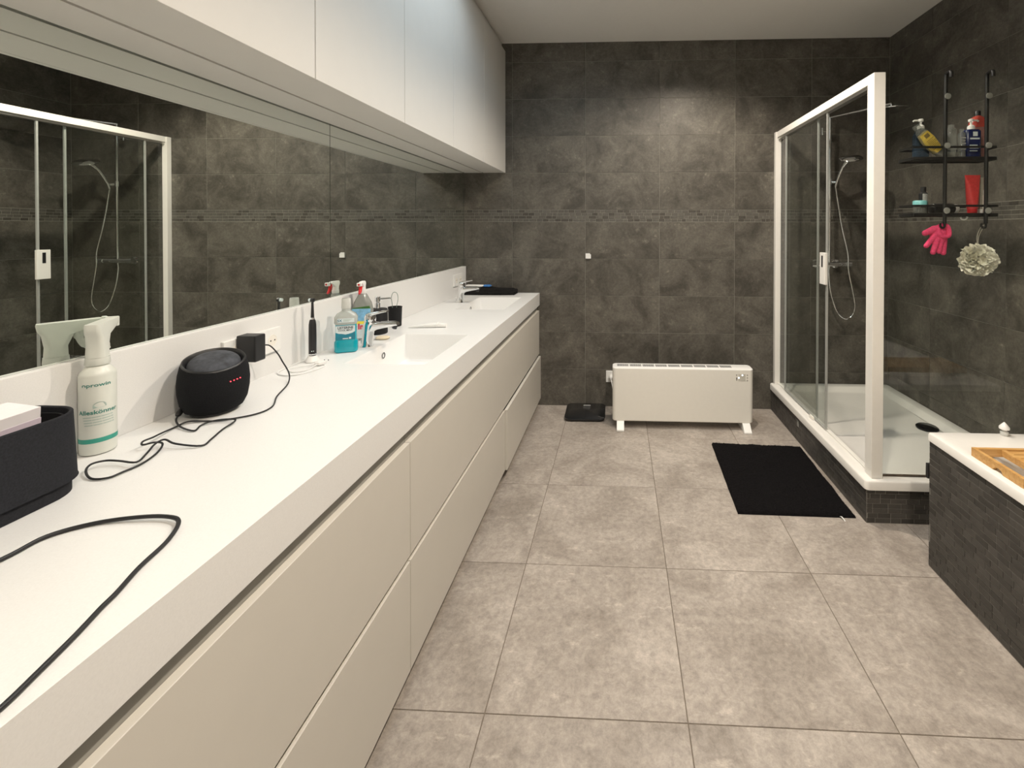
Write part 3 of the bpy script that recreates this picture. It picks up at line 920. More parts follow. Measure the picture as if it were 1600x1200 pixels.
MB().lathe([(0.022, 0), (0.0275, 0.006), (0.028, 0.10), (0.022, 0.108)], 22, Tl).build('body', 'black_plastic', t, smooth=40)
MB().lathe([(0.0225, 0.1085), (0.0225, 0.124), (0.020, 0.127)], 22, Tl).build('cap', 'white_plastic', t, smooth=40)
t = thing('cosmetic_tube', 'red squeeze tube standing on its cap on caddy lower shelf', 'tube', (1.788, 2.366, zs), 0.06)
MB().lathe([(0.020, 0), (0.021, 0.003), (0.021, 0.030)], 22).build('cap', 'red_tube_cap', t, smooth=40)
MB().loft([rr(0, 0, 0.046, 0.046, 0.0229, 0.0305), rr(0, 0, 0.052, 0.044, 0.021, 0.07), rr(0, 0, 0.064, 0.028, 0.012, 0.15), rr(0, 0, 0.078, 0.004, 0.0015, 0.192), rr(0, 0, 0.080, 0.003, 0.0012, 0.200)]).build('body', 'red_tube', t, smooth=40)
t = thing('cosmetic_tube', 'beige squeeze tube beside the red tube', 'tube', (1.848, 2.385, zs), 0.0)
MB().lathe([(0.018, 0), (0.019, 0.003), (0.019, 0.028)], 20).build('cap', 'white_plastic', t, smooth=40)
MB().loft([rr(0, 0, 0.042, 0.040, 0.0199, 0.0285), rr(0, 0, 0.048, 0.036, 0.017, 0.08), rr(0, 0, 0.056, 0.018, 0.008, 0.15), rr(0, 0, 0.060, 0.003, 0.0012, 0.190)]).build('body', 'beige_tube', t, smooth=40)
t = thing('slim_tube', 'slim cream stick standing between red and beige tubes', 'tube', (1.831, 2.343, zs))
MB().lathe([(0.0075, 0), (0.008, 0.003), (0.008, 0.095), (0.006, 0.103)], 16).build('body', 'cream_plastic', t, smooth=40)
MB().lathe([(0.0065, 0.1035), (0.0065, 0.122), (0.005, 0.124)], 16).build('cap', 'white_plastic', t, smooth=40)
t = thing('plastic_clip', 'small white plastic hook clipped under the caddy shelf', 'clip', (1.728, 2.340, 1.5085))
MB().tube(spline([(-0.016, 0, -0.004), (-0.010, 0, -0.014), (0.004, 0, -0.016), (0.014, 0, -0.010), (0.016, 0, -0.002)], 5), 0.004, 8).build('hook', 'white_plastic', t, smooth=50)

# pink glove hanging on the left hook
g = MB()
def blob(a, c, ra, rb, n=7):
    a, c = Vector(a), Vector(c)
    for k in range(n):
        q = k / (n - 1)
        g.sphere(a.lerp(c, q), ra + (rb - ra) * q, 10, 7)
gx, gy, gz = 1.602, 2.340, 1.450
blob((gx + 0.012, gy, gz - 0.005), (gx - 0.018, gy, gz - 0.012), 0.024, 0.022)
blob((gx + 0.012, gy, gz - 0.025), (gx + 0.010, gy, gz - 0.060), 0.030, 0.026)
blob((gx - 0.014, gy, gz - 0.030), (gx - 0.012, gy, gz - 0.055), 0.024, 0.022)
blob((gx - 0.018, gy - 0.004, gz - 0.005), (gx - 0.066, gy - 0.006, gz - 0.026), 0.019, 0.0145)
blob((gx - 0.022, gy - 0.008, gz - 0.040), (gx - 0.062, gy - 0.010, gz - 0.090), 0.0145, 0.0125)
blob((gx - 0.012, gy - 0.012, gz - 0.060), (gx - 0.032, gy - 0.014, gz - 0.122), 0.0150, 0.0130)
blob((gx + 0.008, gy - 0.010, gz - 0.065), (gx - 0.002, gy - 0.012, gz - 0.118), 0.0150, 0.0120)
blob((gx + 0.026, gy - 0.006, gz - 0.055), (gx + 0.022, gy - 0.008, gz - 0.124), 0.0160, 0.0135)
ring = [(gx + 0.018 + 0.026 * cos(a), gy - 0.020 + 0.010 * sin(a), gz - 0.014 + 0.034 * sin(a) + 0.004 * sin(3 * a)) for a in [2 * pi * k / 24 for k in range(24)]]
g.tube(ring, 0.0085, 8, close=True)
o = g.build('rubber_glove', 'pink_glove', None, smooth=80)
o.location = (0, 0, 0)
rm = o.modifiers.new('remesh', 'REMESH')
rm.mode = 'VOXEL'
rm.voxel_size = 0.0028
rm.use_smooth_shade = True
sm = o.modifiers.new('smooth', 'SMOOTH')
sm.factor = 0.5
sm.iterations = 5
tag(o, 'crumpled pink knitted glove hanging from the caddy hook', 'glove')

# loofah
t = thing('loofah', 'cream mesh bath puff hanging on white cord from caddy', 'bath puff', (1.822, 2.372, 1.288))
rnd = random.Random(11)
b = MB()
for k in range(130):
    u = 1 - 2 * (k + 0.5) / 130
    ph = k * 2.39996 + rnd.uniform(-0.3, 0.3)
    q = math.sqrt(1 - u * u)
    nd = Vector((q * cos(ph), q * sin(ph), u))
    c = Vector((nd.x * 0.074, nd.y * 0.036, nd.z * 0.066)) * rnd.uniform(0.72, 1.0)
    a1 = nd.orthogonal().normalized()
    a1 = (a1 * cos(k) + nd.cross(a1) * sin(k)).normalized()
    a2 = nd.cross(a1)
    # a gauze loop: flared cup with a wavy lip
    rad = rnd.uniform(0.017, 0.028)
    ns, nr = 14, 4
    vv, ff = [], []
    p0, kk = rnd.uniform(0, 6), rnd.choice((2, 3))
    sq = rnd.uniform(0.35, 0.8)
    for i in range(nr + 1):
        f_ = i / nr
        for j in range(ns):
            a = 2 * pi * j / ns
            r2 = rad * (0.25 + 0.75 * f_ ** 0.7)
            p = c * 0.8 + a1 * cos(a) * r2 + a2 * sin(a) * r2 * sq + nd * (f_ * 0.030 + 0.005 * sin(kk * a + p0) * f_)
            vv.append(tuple(p))
    for i in range(nr):
        for j in range(ns):
            j2 = (j + 1) % ns
            ff.append((i * ns + j, i * ns + j2, (i + 1) * ns + j2, (i + 1) * ns + j))
    b.add(vv, ff)
b.sphere((0, 0, 0), 0.045, 20, 12, T=Matrix.Diagonal((1.2, 0.7, 1.05, 1)))
b.build('mesh_ruffles', 'loofah_net', t, smooth=50)
MB().tube(spline([(0.0, 0, 0.05), (-0.004, 0, 0.12), (-0.016, -0.04, 0.168), (-0.012, -0.058, 0.176), (-0.002, -0.04, 0.168), (0.004, 0, 0.12), (0.001, 0, 0.05)], 6), 0.0016, 6).build('cord', 'cord_white', t, smooth=60)

# ------------------------------------------------------------------ bathtub
BX0, BY1, BY0 = 1.330, 1.984, 0.250
t = thing('bathtub', 'built-in white bathtub clad in dark brick mosaic', 'bathtub', (0, 0, 0))
b = MB()
b.box(BX0 + T_W, BX0 + 0.025, BY0, BY1 - T_W, 0.0, 0.541)
b.box(BX0 + 0.025, XR - 0.001, BY1 - 0.025, BY1 - T_W, 0.0, 0.541)
b.box(BX0 + 0.025, XR - 0.001, BY0, BY0 + 0.025, 0.0, 0.541)
b.build('surround', 'grout_mosaic', t)
brick_face(t, 1.40, BY1 - T_W, 0.003, 0.541, 21, lambda u, z: ((BX0 + T_W, u, z), (0, 0, -pi / 2)), 41, L=0.054)
mosaic_strip(t, BY0, 1.40, lambda u, tt, z: (BX0 + T_W - tt, u, z), 0.003, 0.541, 21, name='mosaic_bricks', length=0.054, seed=44)
mosaic_strip(t, BX0, XR - 0.001, lambda u, tt, z: (u, BY1 - T_W + tt, z), 0.003, 0.541, 21, name='mosaic_bricks', length=0.054, seed=45)
tx0, tx1, ty0, ty1 = BX0 - 0.007, XR - 0.001, BY0 - 0.005, BY1 + 0.004
cxm, cym, w, h = (tx0 + tx1) / 2, (ty0 + ty1) / 2, tx1 - tx0, ty1 - ty0
icx, icy, iw, ih = 1.735, 1.085, 0.66, 1.49
rings = [rr(cxm, cym, w, h, 0.012, 0.5415, 8), rr(cxm, cym, w, h, 0.012, 0.566, 8), rr(cxm, cym, w - 0.008, h - 0.008, 0.010, 0.5735, 8), rr(cxm, cym, w - 0.02, h - 0.02, 0.010, 0.5755, 8),
         rr(icx, icy, iw + 0.03, ih + 0.03, 0.16, 0.5755, 8), rr(icx, icy, iw, ih, 0.15, 0.570, 8), rr(icx, icy, iw - 0.03, ih - 0.04, 0.14, 0.545, 8), rr(icx, icy, iw - 0.10, ih - 0.24, 0.12, 0.20, 8),
         rr(icx, icy, iw - 0.16, ih - 0.34, 0.10, 0.15, 8), rr(icx, icy, 0.2, 0.4, 0.05, 0.14, 8)]
MB().loft(rings, cap0=False).build('tub', 'acrylic', t, smooth=40)
o = MB().box(BX0 - 0.004, BX0 + 0.020, BY1 + 0.0005, BY1 + 0.016, 0.372, 0.436).build('towel_clip', 'black_plastic', bevel=0.003)
tag(o, 'small black clip fixed on the end of the mosaic bath surround', 'clip')

# wooden bath caddy
t = thing('bath_caddy', 'slatted bamboo bath caddy laid across the white bathtub', 'bath caddy', (0, 0, 0.5765))
cx0, cx1, cy0, cy1 = 1.352, 2.095, 1.560, 1.782
hh = 0.032
side = MB()
# left end board with a grip notch cut from its underside
n_ = 14
ym = (cy0 + cy1) / 2 - 0.01
low = [(cy0, 0.0)] + [(ym + 0.020 * cos(pi - pi * k / n_), 0.014 * sin(pi * k / n_)) for k in range(n_ + 1)] + [(cy1, 0.0)]
poly = low + [(cy1, hh), (cy0, hh)]
side.loft([[(cx0, y, z) for y, z in poly], [(cx0 + 0.014, y, z) for y, z in poly]])
side.build('end_board', 'bamboo', t)
MB().loft([[(cx1 - 0.014, y, z) for y, z in poly], [(cx1, y, z) for y, z in poly]]).build('end_board', 'bamboo', t)
MB().box(cx0 + 0.0145, cx1 - 0.0145, cy1 - 0.014, cy1, 0.002, hh).build('side_board', 'bamboo', t, bevel=0.001)
MB().box(cx0 + 0.0145, cx1 - 0.0145, cy0, cy0 + 0.014, 0.002, hh).build('side_board', 'bamboo', t, bevel=0.001)
MB().box(1.452, 1.468, cy0 + 0.0145, cy1 - 0.0145, 0.006, hh - 0.002).build('divider', 'bamboo', t, bevel=0.001)
for k in range(7):
    ya = cy0 + 0.018 + k * 0.0272
    MB().box(1.4685, cx1 - 0.015, ya, ya + 0.023, 0.018, 0.027).build('slat', 'bamboo', t, bevel=0.001)
t = thing('glass_stopper', 'small white pointed stopper bottle standing on bathtub rim', 'bottle', (1.625, 1.966, 0.5765))
MB().lathe([(0.013, 0), (0.0145, 0.003), (0.0145, 0.014), (0.008, 0.018)], 20).build('base', 'cap_clear', t, smooth=40)
MB().lathe([(0.008, 0.0185), (0.009, 0.022), (0.018, 0.026), (0.018, 0.034), (0.012, 0.042), (0.002, 0.054)], 20).build('cap', 'white_plastic', t, smooth=40)

# ------------------------------------------------------------------ heater, scale, mat and wall bits
t = thing('panel_heater', 'long cream electric panel heater on two white feet', 'heater', (0, 0, 0))
hx0, hx1, hy0, hy1, hz0, hz1 = -0.045, 0.962, 3.250, 3.372, 0.056, 0.437
cxm, cym, w, h = (hx0 + hx1) / 2, (hy0 + hy1) / 2, hx1 - hx0, hy1 - hy0
MB().loft([rr(cxm, cym, w - 0.006, h - 0.006, 0.028, hz0, 8), rr(cxm, cym, w, h, 0.030, hz0 + 0.004, 8), rr(cxm, cym, w, h, 0.030, hz1 - 0.003, 8)]).build('body', 'heater_white', t, smooth=30)
tp = MB().loft([rr(cxm, cym, w, h, 0.030, hz1 - 0.0029, 8), rr(cxm, cym, w - 0.003, h - 0.003, 0.029, hz1 + 0.001, 8), rr(cxm, cym, w - 0.012, h - 0.012, 0.026, hz1 + 0.003, 8)]).build('top_cover', 'heater_top', t, smooth=30)
for k in range(9):
    g0 = -0.010 + k * 0.0935
    v = MB()
    for q in range(11):
        xx = g0 + q * 0.0075
        v.box(xx, xx + 0.0045, cym - 0.020, cym + 0.030, hz1 + 0.0025, hz1 + 0.0036)
    v.build('vent_grille', 'toe_dark', tp)
for fx in (-0.014, 0.884):
    v = [(fx, hy0 + 0.005, hz0 + 0.002), (fx, hy1 - 0.005, hz0 + 0.002), (fx, 3.430, 0.010), (fx, 3.430, 0.0), (fx, 3.196, 0.0), (fx, 3.196, 0.012)]
    MB().loft([v, [(x + 0.054, y, z) for x, y, z in v]]).build('foot', 'white_plastic', t, bevel=0.003)
pn = MB().box(0.853, 0.904, hy0 - 0.0012, hy0 - 0.0002, 0.358, 0.408).build('display', 'display_grey', t)
b = MB()
for zz in (0.362, 0.381, 0.400):
    b.lathe([(0.0055, 0), (0.0055, 0.001), (0.0, 0.0012)], 14, Matrix.Translation((0.917, hy0 - 0.0002, zz)) @ Matrix.Rotation(pi / 2, 4, 'X'))
b.lathe([(0.0055, 0), (0.0055, 0.001), (0.0, 0.0012)], 14, Matrix.Translation((0.842, hy0 - 0.0002, 0.400)) @ Matrix.Rotation(pi / 2, 4, 'X'))
b.box(0.838, 0.847, hy0 - 0.0012, hy0 - 0.0002, 0.360, 0.386)
b.build('buttons', 'display_button', t)
MB().lathe([(0.004, 0), (0.004, 0.0012), (0.0, 0.0013)], 12, Matrix.Translation((0.8425, hy0 - 0.0003, 0.374)) @ Matrix.Rotation(pi / 2, 4, 'X')).build('logo_dot', 'print_black', t)
for px_, pz_ in ((0.882, 0.400), (0.857, 0.381)):
    MB().lathe([(0.0055, 0), (0.0055, 0.0008), (0.0, 0.0010)], 14, Matrix.Translation((px_, hy0 - 0.0013, pz_)) @ Matrix.Rotation(pi / 2, 4, 'X')).build('lit_symbol', 'display_lit', pn)
# cable of the heater, up to the socket
t2 = MB().tube(spline([(-0.062, 3.622, 0.245), (-0.060, 3.60, 0.235), (-0.050, 3.56, 0.20), (-0.03, 3.48, 0.12), (0.00, 3.40, 0.10), (0.03, 3.37, 0.12)], 6), 0.0035, 8).build('power_cable', 'white_cable', t, smooth=60)
MB().lathe([(0.017, 0), (0.019, 0.004), (0.017, 0.022), (0.008, 0.030)], 20, Matrix.Translation((-0.062, 3.6445, 0.245)) @ Matrix.Rotation(pi / 2, 4, 'X')).build('plug', 'white_plastic', t, smooth=40)

def socket(name, label, loc, rot, w, h, n, mat='white_plastic'):
    """socket plate in local XZ, front towards -Y"""
    t = thing(name, label, 'socket', loc)
    t.rotation_euler = rot
    MB().box(-w / 2, w / 2, -0.011, 0, -h / 2, h / 2).build('plate', mat, t, bevel=0.002)
    for k in range(n):
        xx = (k - (n - 1) / 2) * w / n
        s = MB().lathe([(0.0205, 0.0), (0.0205, 0.0005), (0.0195, 0.0012), (0.0185, 0.0005), (0.0175, -0.007 + 0.0075), (0.0, 0.0006)], 24, Matrix.Translation((xx, -0.011, 0)) @ Matrix.Rotation(pi / 2, 4, 'X')).build('outlet', 'cream_plastic', t, smooth=40)
        for q in (-0.0095, 0.0095):
            MB().lathe([(0.0026, 0.0), (0.0026, 0.001), (0.0, 0.001)], 10, Matrix.Translation((xx + q, -0.0117, 0)) @ Matrix.Rotation(pi / 2, 4, 'X')).build('pin_hole', 'toe_dark', s)
    return t
socket('wall_socket', 'single white wall socket low on dark wall beside the heater', (-0.062, D, 0.245), (0, 0, 0), 0.082, 0.092, 1)

# small white sensor on the wall
b = MB()
p = [(-0.270, 1.202), (-0.227, 1.202), (-0.227, 1.236), (-0.235, 1.236), (-0.235, 1.244), (-0.270, 1.244)]
b.loft([[(x, D - 0.012, z) for x, z in p], [(x, D - 0.0005, z) for x, z in p]])
o = b.build('wall_sensor', 'white_plastic')
tag(o, 'small square white sensor with notched corner on dark wall', 'sensor')

# bathroom scale
t = thing('bathroom_scale', 'flat black bathroom scale on floor by the wall', 'scale', (-0.258, 3.495, 0), 0.02)
MB().loft([rr(0, 0, 0.270, 0.270, 0.03, 0.0), rr(0, 0, 0.302, 0.302, 0.04, 0.010), rr(0, 0, 0.304, 0.304, 0.04, 0.016)]).build('base', 'black_plastic', t, smooth=40)
tp = MB().loft([rr(0, 0, 0.306, 0.306, 0.042, 0.0165), rr(0, 0, 0.308, 0.308, 0.042, 0.021), rr(0, 0, 0.300, 0.300, 0.04, 0.0245)]).build('glass_top', 'scale_glass', t, smooth=40)
MB().box(-0.022, 0.036, 0.098, 0.116, 0.0246, 0.0252).build('display', 'label_grey', tp)

# bath mat
c = [Vector((0.604, 2.296, 0)), Vector((1.184, 2.290, 0)), Vector((1.197, 3.010, 0)), Vector((0.623, 3.036, 0))]
nx_, ny_ = 130, 150
rnd = random.Random(5)
vv, ff = [], []
for j in range(ny_ + 1):
    for i in range(nx_ + 1):
        u, v = i / nx_, j / ny_
        p = c[0].lerp(c[1], u).lerp(c[3].lerp(c[2], u), v)
        e = min(u, 1 - u) * 0.58, min(v, 1 - v) * 0.73
        dd = min(1, min(e) / 0.012)
        wob = 0.004 * noise.noise(p * 9)
        z = 0.003 + (0.015 * dd ** 0.5) * (0.85 + 0.3 * rnd.random()) + 0.003 * noise.noise(p * 14)
        vv.append((p.x + wob * (1 - dd) + rnd.uniform(-.0015, .0015), p.y + rnd.uniform(-.0015, .0015), max(z, 0.003)))
for j in range(ny_):
    for i in range(nx_):
        a = j * (nx_ + 1) + i
        ff.append((a, a + 1, a + nx_ + 2, a + nx_ + 1))
t = thing('bath_mat', 'black fluffy bath mat on floor beside shower plinth', 'bath mat', (0, 0, 0))
MB().add(vv, ff).build('pile', 'mat_black', t, smooth=60)
MB().loft([[tuple(p + Vector((0, 0, 0.0004))) for p in c], [tuple(p + Vector((0, 0, 0.0035))) for p in c]]).build('backing', 'mat_black', t)
MB().tube(spline([(1.108, 2.292, 0.006), (1.110, 2.283, 0.011), (1.116, 2.272, 0.006), (1.118, 2.262, 0.001)], 5), 0.004, 6, flat=0.2).build('care_tag', 'white_plastic', t)
o = MB().box(PX - 0.003, PX + T_W - 0.0024, 3.085, 3.115, 0.105, 0.150).build('adhesive_hook', 'suction_clear', bevel=0.001)
tag(o, 'tiny clear adhesive hook stuck on the dark shower plinth', 'hook')

# ------------------------------------------------------------------ on the worktop
Z0 = WT
def tap(label, x, y):
    t = thing('basin_tap', label, 'tap', (x, y, Z0 + 0.0005), group='chrome basin taps')
    col = [rr(0, 0, 0.054, 0.050, 0.0245, 0), rr(0, 0, 0.054, 0.050, 0.0245, 0.004), rr(0.002, 0, 0.047, 0.045, 0.022, 0.010), rr(0.007, 0, 0.046, 0.044, 0.0215, 0.055), rr(0.013, 0, 0.050, 0.046, 0.0215, 0.098), rr(0.016, 0, 0.046, 0.044, 0.0215, 0.112)]
    MB().loft(col).build('body', 'chrome', t, smooth=50)
    def sec(xc, zc, w, h, tilt):
        return [(xc + z_ * sin(tilt), y_, zc + z_ * cos(tilt)) for (y_, z_, _) in rr(0, 0, w, h, min(w, h) * 0.42, 0, 5)]
    MB().loft([sec(0.020, 0.086, 0.042, 0.048, 0), sec(0.048, 0.094, 0.040, 0.034, -0.08), sec(0.085, 0.099, 0.037, 0.027, -0.10), sec(0.122, 0.103, 0.034, 0.022, -0.12), sec(0.142, 0.104, 0.031, 0.014, -0.35)]).build('spout', 'chrome', t, smooth=50)
    MB().lathe([(0.010, 0), (0.0105, 0.010), (0.008, 0.012)], 16, Matrix.Translation((0.125, 0, 0.082)) @ Matrix.Rotation(0.35, 4, 'Y')).build('aerator', 'chrome_dark', t, smooth=50)
    MB().lathe([(0.0225, 0.1125), (0.0240, 0.118), (0.0235, 0.134), (0.017, 0.146), (0.0, 0.149)], 24, Matrix.Translation((0.016, 0, 0)), cap1=False).build('lever_dome', 'chrome', t, smooth=60)
    MB().loft([sec(0.012, 0.141, 0.038, 0.018, 0), sec(0.042, 0.149, 0.035, 0.012, -0.18), sec(0.070, 0.155, 0.031, 0.009, -0.18), sec(0.096, 0.159, 0.025, 0.005, -0.15)]).build('lever', 'chrome', t, smooth=50)
    MB().tube([(-0.024, 0, 0.012), (-0.026, 0, 0.030)], 0.0025, 8).build('pull_rod', 'chrome', t, smooth=60)
    return t
tap('chrome single-lever tap beside the mouthwash bottle', -1.118, 1.950)
tap('chrome single-lever tap before the folded black towel', -1.127, 3.145)

# socket plates on the splashback
sp = socket('wall_socket', 'wide white socket plate on splashback holding a black power adapter', (WBK, 1.487, 1.040), (0, 0, pi / 2), 0.240, 0.086, 3)
socket('wall_socket', 'white double socket on splashback near the far tap', (WBK, 3.452, 1.046), (0, 0, pi / 2), 0.178, 0.088, 2)

# black storage basket with paper box
t = thing('storage_basket', 'black oval storage box with recessed foot on worktop', 'storage box', (-1.160, 0.712, Z0))
w, h = 0.168, 0.33
MB().loft([rr(0, 0, w - 0.004, h - 0.012, 0.062, 0.0005, 10), rr(0, 0, w - 0.004, h - 0.012, 0.062, 0.027, 10)]).build('foot', 'basket_black', t, smooth=30)
MB().loft([rr(0, 0, w + 0.010, h + 0.004, 0.066, 0.0275, 10), rr(0, 0, w + 0.008, h + 0.002, 0.066, 0.032, 10), rr(0, 0, w, h - 0.006, 0.064, 0.158, 10), rr(0, 0, w - 0.003, h - 0.009, 0.063, 0.160, 10), rr(0, 0, w - 0.008, h - 0.014, 0.060, 0.160, 10),
          rr(0, 0, w - 0.012, h - 0.018, 0.058, 0.158, 10), rr(0, 0, w - 0.012, h - 0.018, 0.058, 0.040, 10)]).build('sleeve', 'basket_black', t, smooth=30)
MB().loft([rr(0.0, 0, w - 0.024, h - 0.03, 0.052, 0.042, 10), rr(0, 0, w - 0.024, h - 0.03, 0.052, 0.150, 10), rr(0, 0, w - 0.030, h - 0.036, 0.049, 0.150, 10), rr(0, 0, w - 0.030, h - 0.036, 0.049, 0.046, 10)]).build('liner', 'basket_inside', t, smooth=30)
t = thing('paper_box', 'flat white paper box sticking out of the black storage box', 'box', (-1.175, 0.752, Z0 + 0.140))
Tp = Matrix.Rotation(radians(2), 4, 'X') @ Matrix.Rotation(radians(6), 4, 'Y')
MB().box(-0.035, 0.035, -0.11, 0.085, 0.0, 0.034, Tp).build('box_body', 'paper', t, bevel=0.001)
MB().box(-0.0355, 0.0355, -0.1105, 0.0855, -0.001, 0.012, Tp).build('lower_band', 'paper_lilac', t)

# big spray bottle
def wrap(r, z0, a0):
    return lambda u, v: (r * cos(a0 + u / r), r * sin(a0 + u / r), z0 + v)
t = thing('spray_bottle', 'frosted white spray bottle with green print beside the black storage box', 'spray bottle', (-1.2225, 1.003, Z0))
body = MB().lathe([(0.026, 0.0005), (0.030, 0.003), (0.0312, 0.010), (0.0312, 0.182), (0.0300, 0.188), (0.0205, 0.201), (0.0170, 0.2045)], 40).build('body', 'bottle_frost', t, smooth=40)
MB().lathe([(0.0315, 0.030), (0.0316, 0.0305), (0.0316, 0.040), (0.0315, 0.0405)], 40, cap0=False, cap1=False).build('stripe', 'print_stripe', body, smooth=40)
a0 = -pi / 2 + radians(50)
for txt, size, z, mt, xs_ in (('prowin', 0.0115, 0.160, 'print_green', 1.25), ('Alleskönner', 0.0135, 0.097, 'print_green', 1.08)):
    b = MB().add(*text_mb(txt, size, wrap(0.0317, z, a0 + (0.06 if txt == 'prowin' else 0)), xs=xs_, bold=0.022))
    b.build('lettering', mt, body)
b = MB()
fn = wrap(0.0317, 0.0, a0)
for k in range(4):
    zz = 0.089 - 0.006 * k
    for q in range(10):
        u0_, u1_ = -0.026 + q * 0.0052 + 0.001 * k, -0.026 + (q + 1) * 0.0052 + 0.001 * k - (0.0008 if q % 3 == 2 else 0)
        b.add([fn(u0_, zz), fn(u1_, zz), fn(u1_, zz + 0.0022), fn(u0_, zz + 0.0022)], [(0, 1, 2, 3)])
b.build('small_print', 'print_pale', body)
b = MB()
pts = [(0.009 * cos(a) * 1.25, 0.009 * sin(a)) for a in [pi * k / 12 for k in range(13)]] + [(-0.011, -0.006), (-0.004, -0.004), (0.003, -0.005), (0.011, -0.003)]
fn = wrap(0.0317, 0.115, a0)
b.add([fn(x + 0.003, y) for x, y in pts], [tuple(range(len(pts)))])
b.build('emblem', 'print_pale', body)
b = MB()
fn = wrap(0.0317, 0.160, a0)
ring_o = [fn(-0.0235 + 0.0042 * cos(a), 0.0025 + 0.0034 * sin(a)) for a in [radians(-50) + radians(280) * k / 16 for k in range(17)]]
ring_i = [fn(-0.0235 + 0.0023 * cos(a), 0.0025 + 0.0016 * sin(a)) for a in [radians(-50) + radians(280) * k / 16 for k in range(17)]]
b.add(ring_o + ring_i, [(k, k + 1, 17 + k + 1, 17 + k) for k in range(16)])
b.build('logo_mark', 'print_green', body)
hd = thing_part = None
Th = Matrix.Rotation(radians(122), 4, 'Z')
MB().lathe([(0.0205, 0.205), (0.0215, 0.207), (0.0205, 0.222)], 28).build('collar', 'bottle_frost', t, smooth=40)
# trigger head: local +x is the nozzle direction
prof = [(-0.019, 0.2225, 0.030), (-0.018, 0.245, 0.028), (-0.022, 0.270, 0.026), (-0.026, 0.292, 0.026)]
top = []
hb = MB()
hb.loft([rr(0.0, 0, 0.038, 0.036, 0.012, 0.2225, 5), rr(0.0, 0, 0.036, 0.034, 0.012, 0.245, 5), rr(0.003, 0, 0.050, 0.032, 0.010, 0.272, 5), rr(0.016, 0, 0.088, 0.030, 0.008, 0.284, 5), rr(0.022, 0, 0.104, 0.028, 0.007, 0.297, 5), rr(0.022, 0, 0.102, 0.026, 0.006, 0.302, 5)], T=Th)
hb.build('trigger_head', 'bottle_frost', t, smooth=35)
MB().tube(spline([(0.034, 0, 0.281), (0.036, 0, 0.262), (0.043, 0, 0.243), (0.052, 0, 0.232)], 5), [0.009] * 6 + [0.007] * 6 + [0.0055] * 4, 10, T=Th).build('trigger', 'bottle_frost', t, smooth=60)
MB().box(0.074, 0.084, -0.012, 0.012, 0.280, 0.304, Th).build('nozzle', 'bottle_frost', t, bevel=0.002)

# smart speaker
spx, spy = -1.160, 1.241
t = thing('smart_speaker', 'round black fabric speaker with four red lights', 'speaker', (spx, spy, Z0))
MB().lathe([(0.050, 0.0), (0.054, 0.002), (0.054, 0.006)], 40).build('foot', 'black_plastic', t, smooth=40)
sd_ = Vector((-spx, -spy, 0)).normalized()
def slant(mb):
    out = []
    for (x, y, z) in mb.v:
        k = max(0.0, min(1.0, (z - 0.05) / 0.10))
        out.append((x, y, z - 0.26 * k * (x * sd_.x + y * sd_.y)))
    mb.v = out
    return mb
bd = slant(MB().lathe([(0.0545, 0.0065), (0.066, 0.014), (0.0755, 0.034), (0.0805, 0.065), (0.0815, 0.090), (0.0795, 0.115), (0.0750, 0.136), (0.0725, 0.144)], 56, cap1=False)).build('body', 'black_fabric', t, smooth=60)
slant(MB().lathe([(0.0724, 0.1445), (0.071, 0.148), (0.068, 0.149), (0.064, 0.143), (0.061, 0.130), (0.0, 0.127)], 56, cap0=False, cap1=False)).build('rim', 'black_plastic', t, smooth=60)
slant(MB().sphere((0, 0, 0.136), 0.0600, 36, 18, sz=0.42)).build('top_fabric', 'grey_fabric', t, smooth=80)
cam_a = math.atan2(-spy, -spx)
for k in range(4):
    a = cam_a + radians(25 + 6.2 * k)
    MB().sphere((0.0812 * cos(a), 0.0812 * sin(a), 0.096 + 0.0008 * k), 0.0017, 8, 6).build('indicator_light', 'led_red', bd)

# power adapter and its cable
t = thing('power_adapter', 'black cube power adapter plugged into the splashback socket', 'power adapter', (WBK, 1.432, 1.050))
MB().box(0.0125, 0.078, -0.022, 0.022, -0.043, 0.043).build('housing', 'black_plastic', t, bevel=0.004, seg=3)
MB().box(0.050, 0.066, 0.0225, 0.0300, -0.006, 0.006).build('cable_socket', 'black_plastic', t, bevel=0.001)
zc = Z0 + 0.0035
raw = [(-1.199, 1.462, 1.050), (-1.185, 1.478, 1.045), (-1.165, 1.488, 1.015), (-1.158, 1.500, 0.985), (-1.135, 1.500, 0.945), (-1.105, 1.456, zc + 0.002), (-1.060, 1.35, zc), (-1.012, 1.270, zc), (-1.018, 1.215, zc), (-1.077, 1.172, zc),
       (-1.115, 1.165, zc), (-1.155, 1.155, zc + .002), (-1.160, 1.125, zc), (-1.143, 1.075, zc + .008), (-1.132, 1.043, zc + .012), (-1.134, 1.022, zc + .012), (-1.121, 1.010, zc + .010), (-1.108, 1.022, zc + .010), (-1.092, 1.026, zc + .008),
       (-1.076, 1.012, zc + .006), (-1.065, 0.986, zc), (-1.053, 0.942, zc), (-1.058, 0.914, zc), (-1.064, 0.890, zc), (-1.095, 0.885, zc), (-1.128, 0.902, zc + .006), (-1.140, 0.922, zc + .010), (-1.130, 0.941, zc + .008), (-1.104, 0.945, zc + .006),
       (-1.056, 0.938, zc + .008), (-1.069, 0.971, zc + .010), (-1.092, 1.011, zc + .012), (-1.088, 1.030, zc + .014), (-1.054, 1.023, zc + .008), (-0.999, 1.032, zc), (-1.006, 1.067, zc), (-1.025, 1.119, zc), (-1.028, 1.160, zc + .004), (-1.045, 1.168, zc + .006),
       (-1.086, 1.160, zc + .004), (-1.103, 1.140, zc), (-1.091, 1.108, zc), (-1.140, 1.122, zc + .002), (-1.180, 1.148, zc + .006), (-1.195, 1.166, zc + .012)]
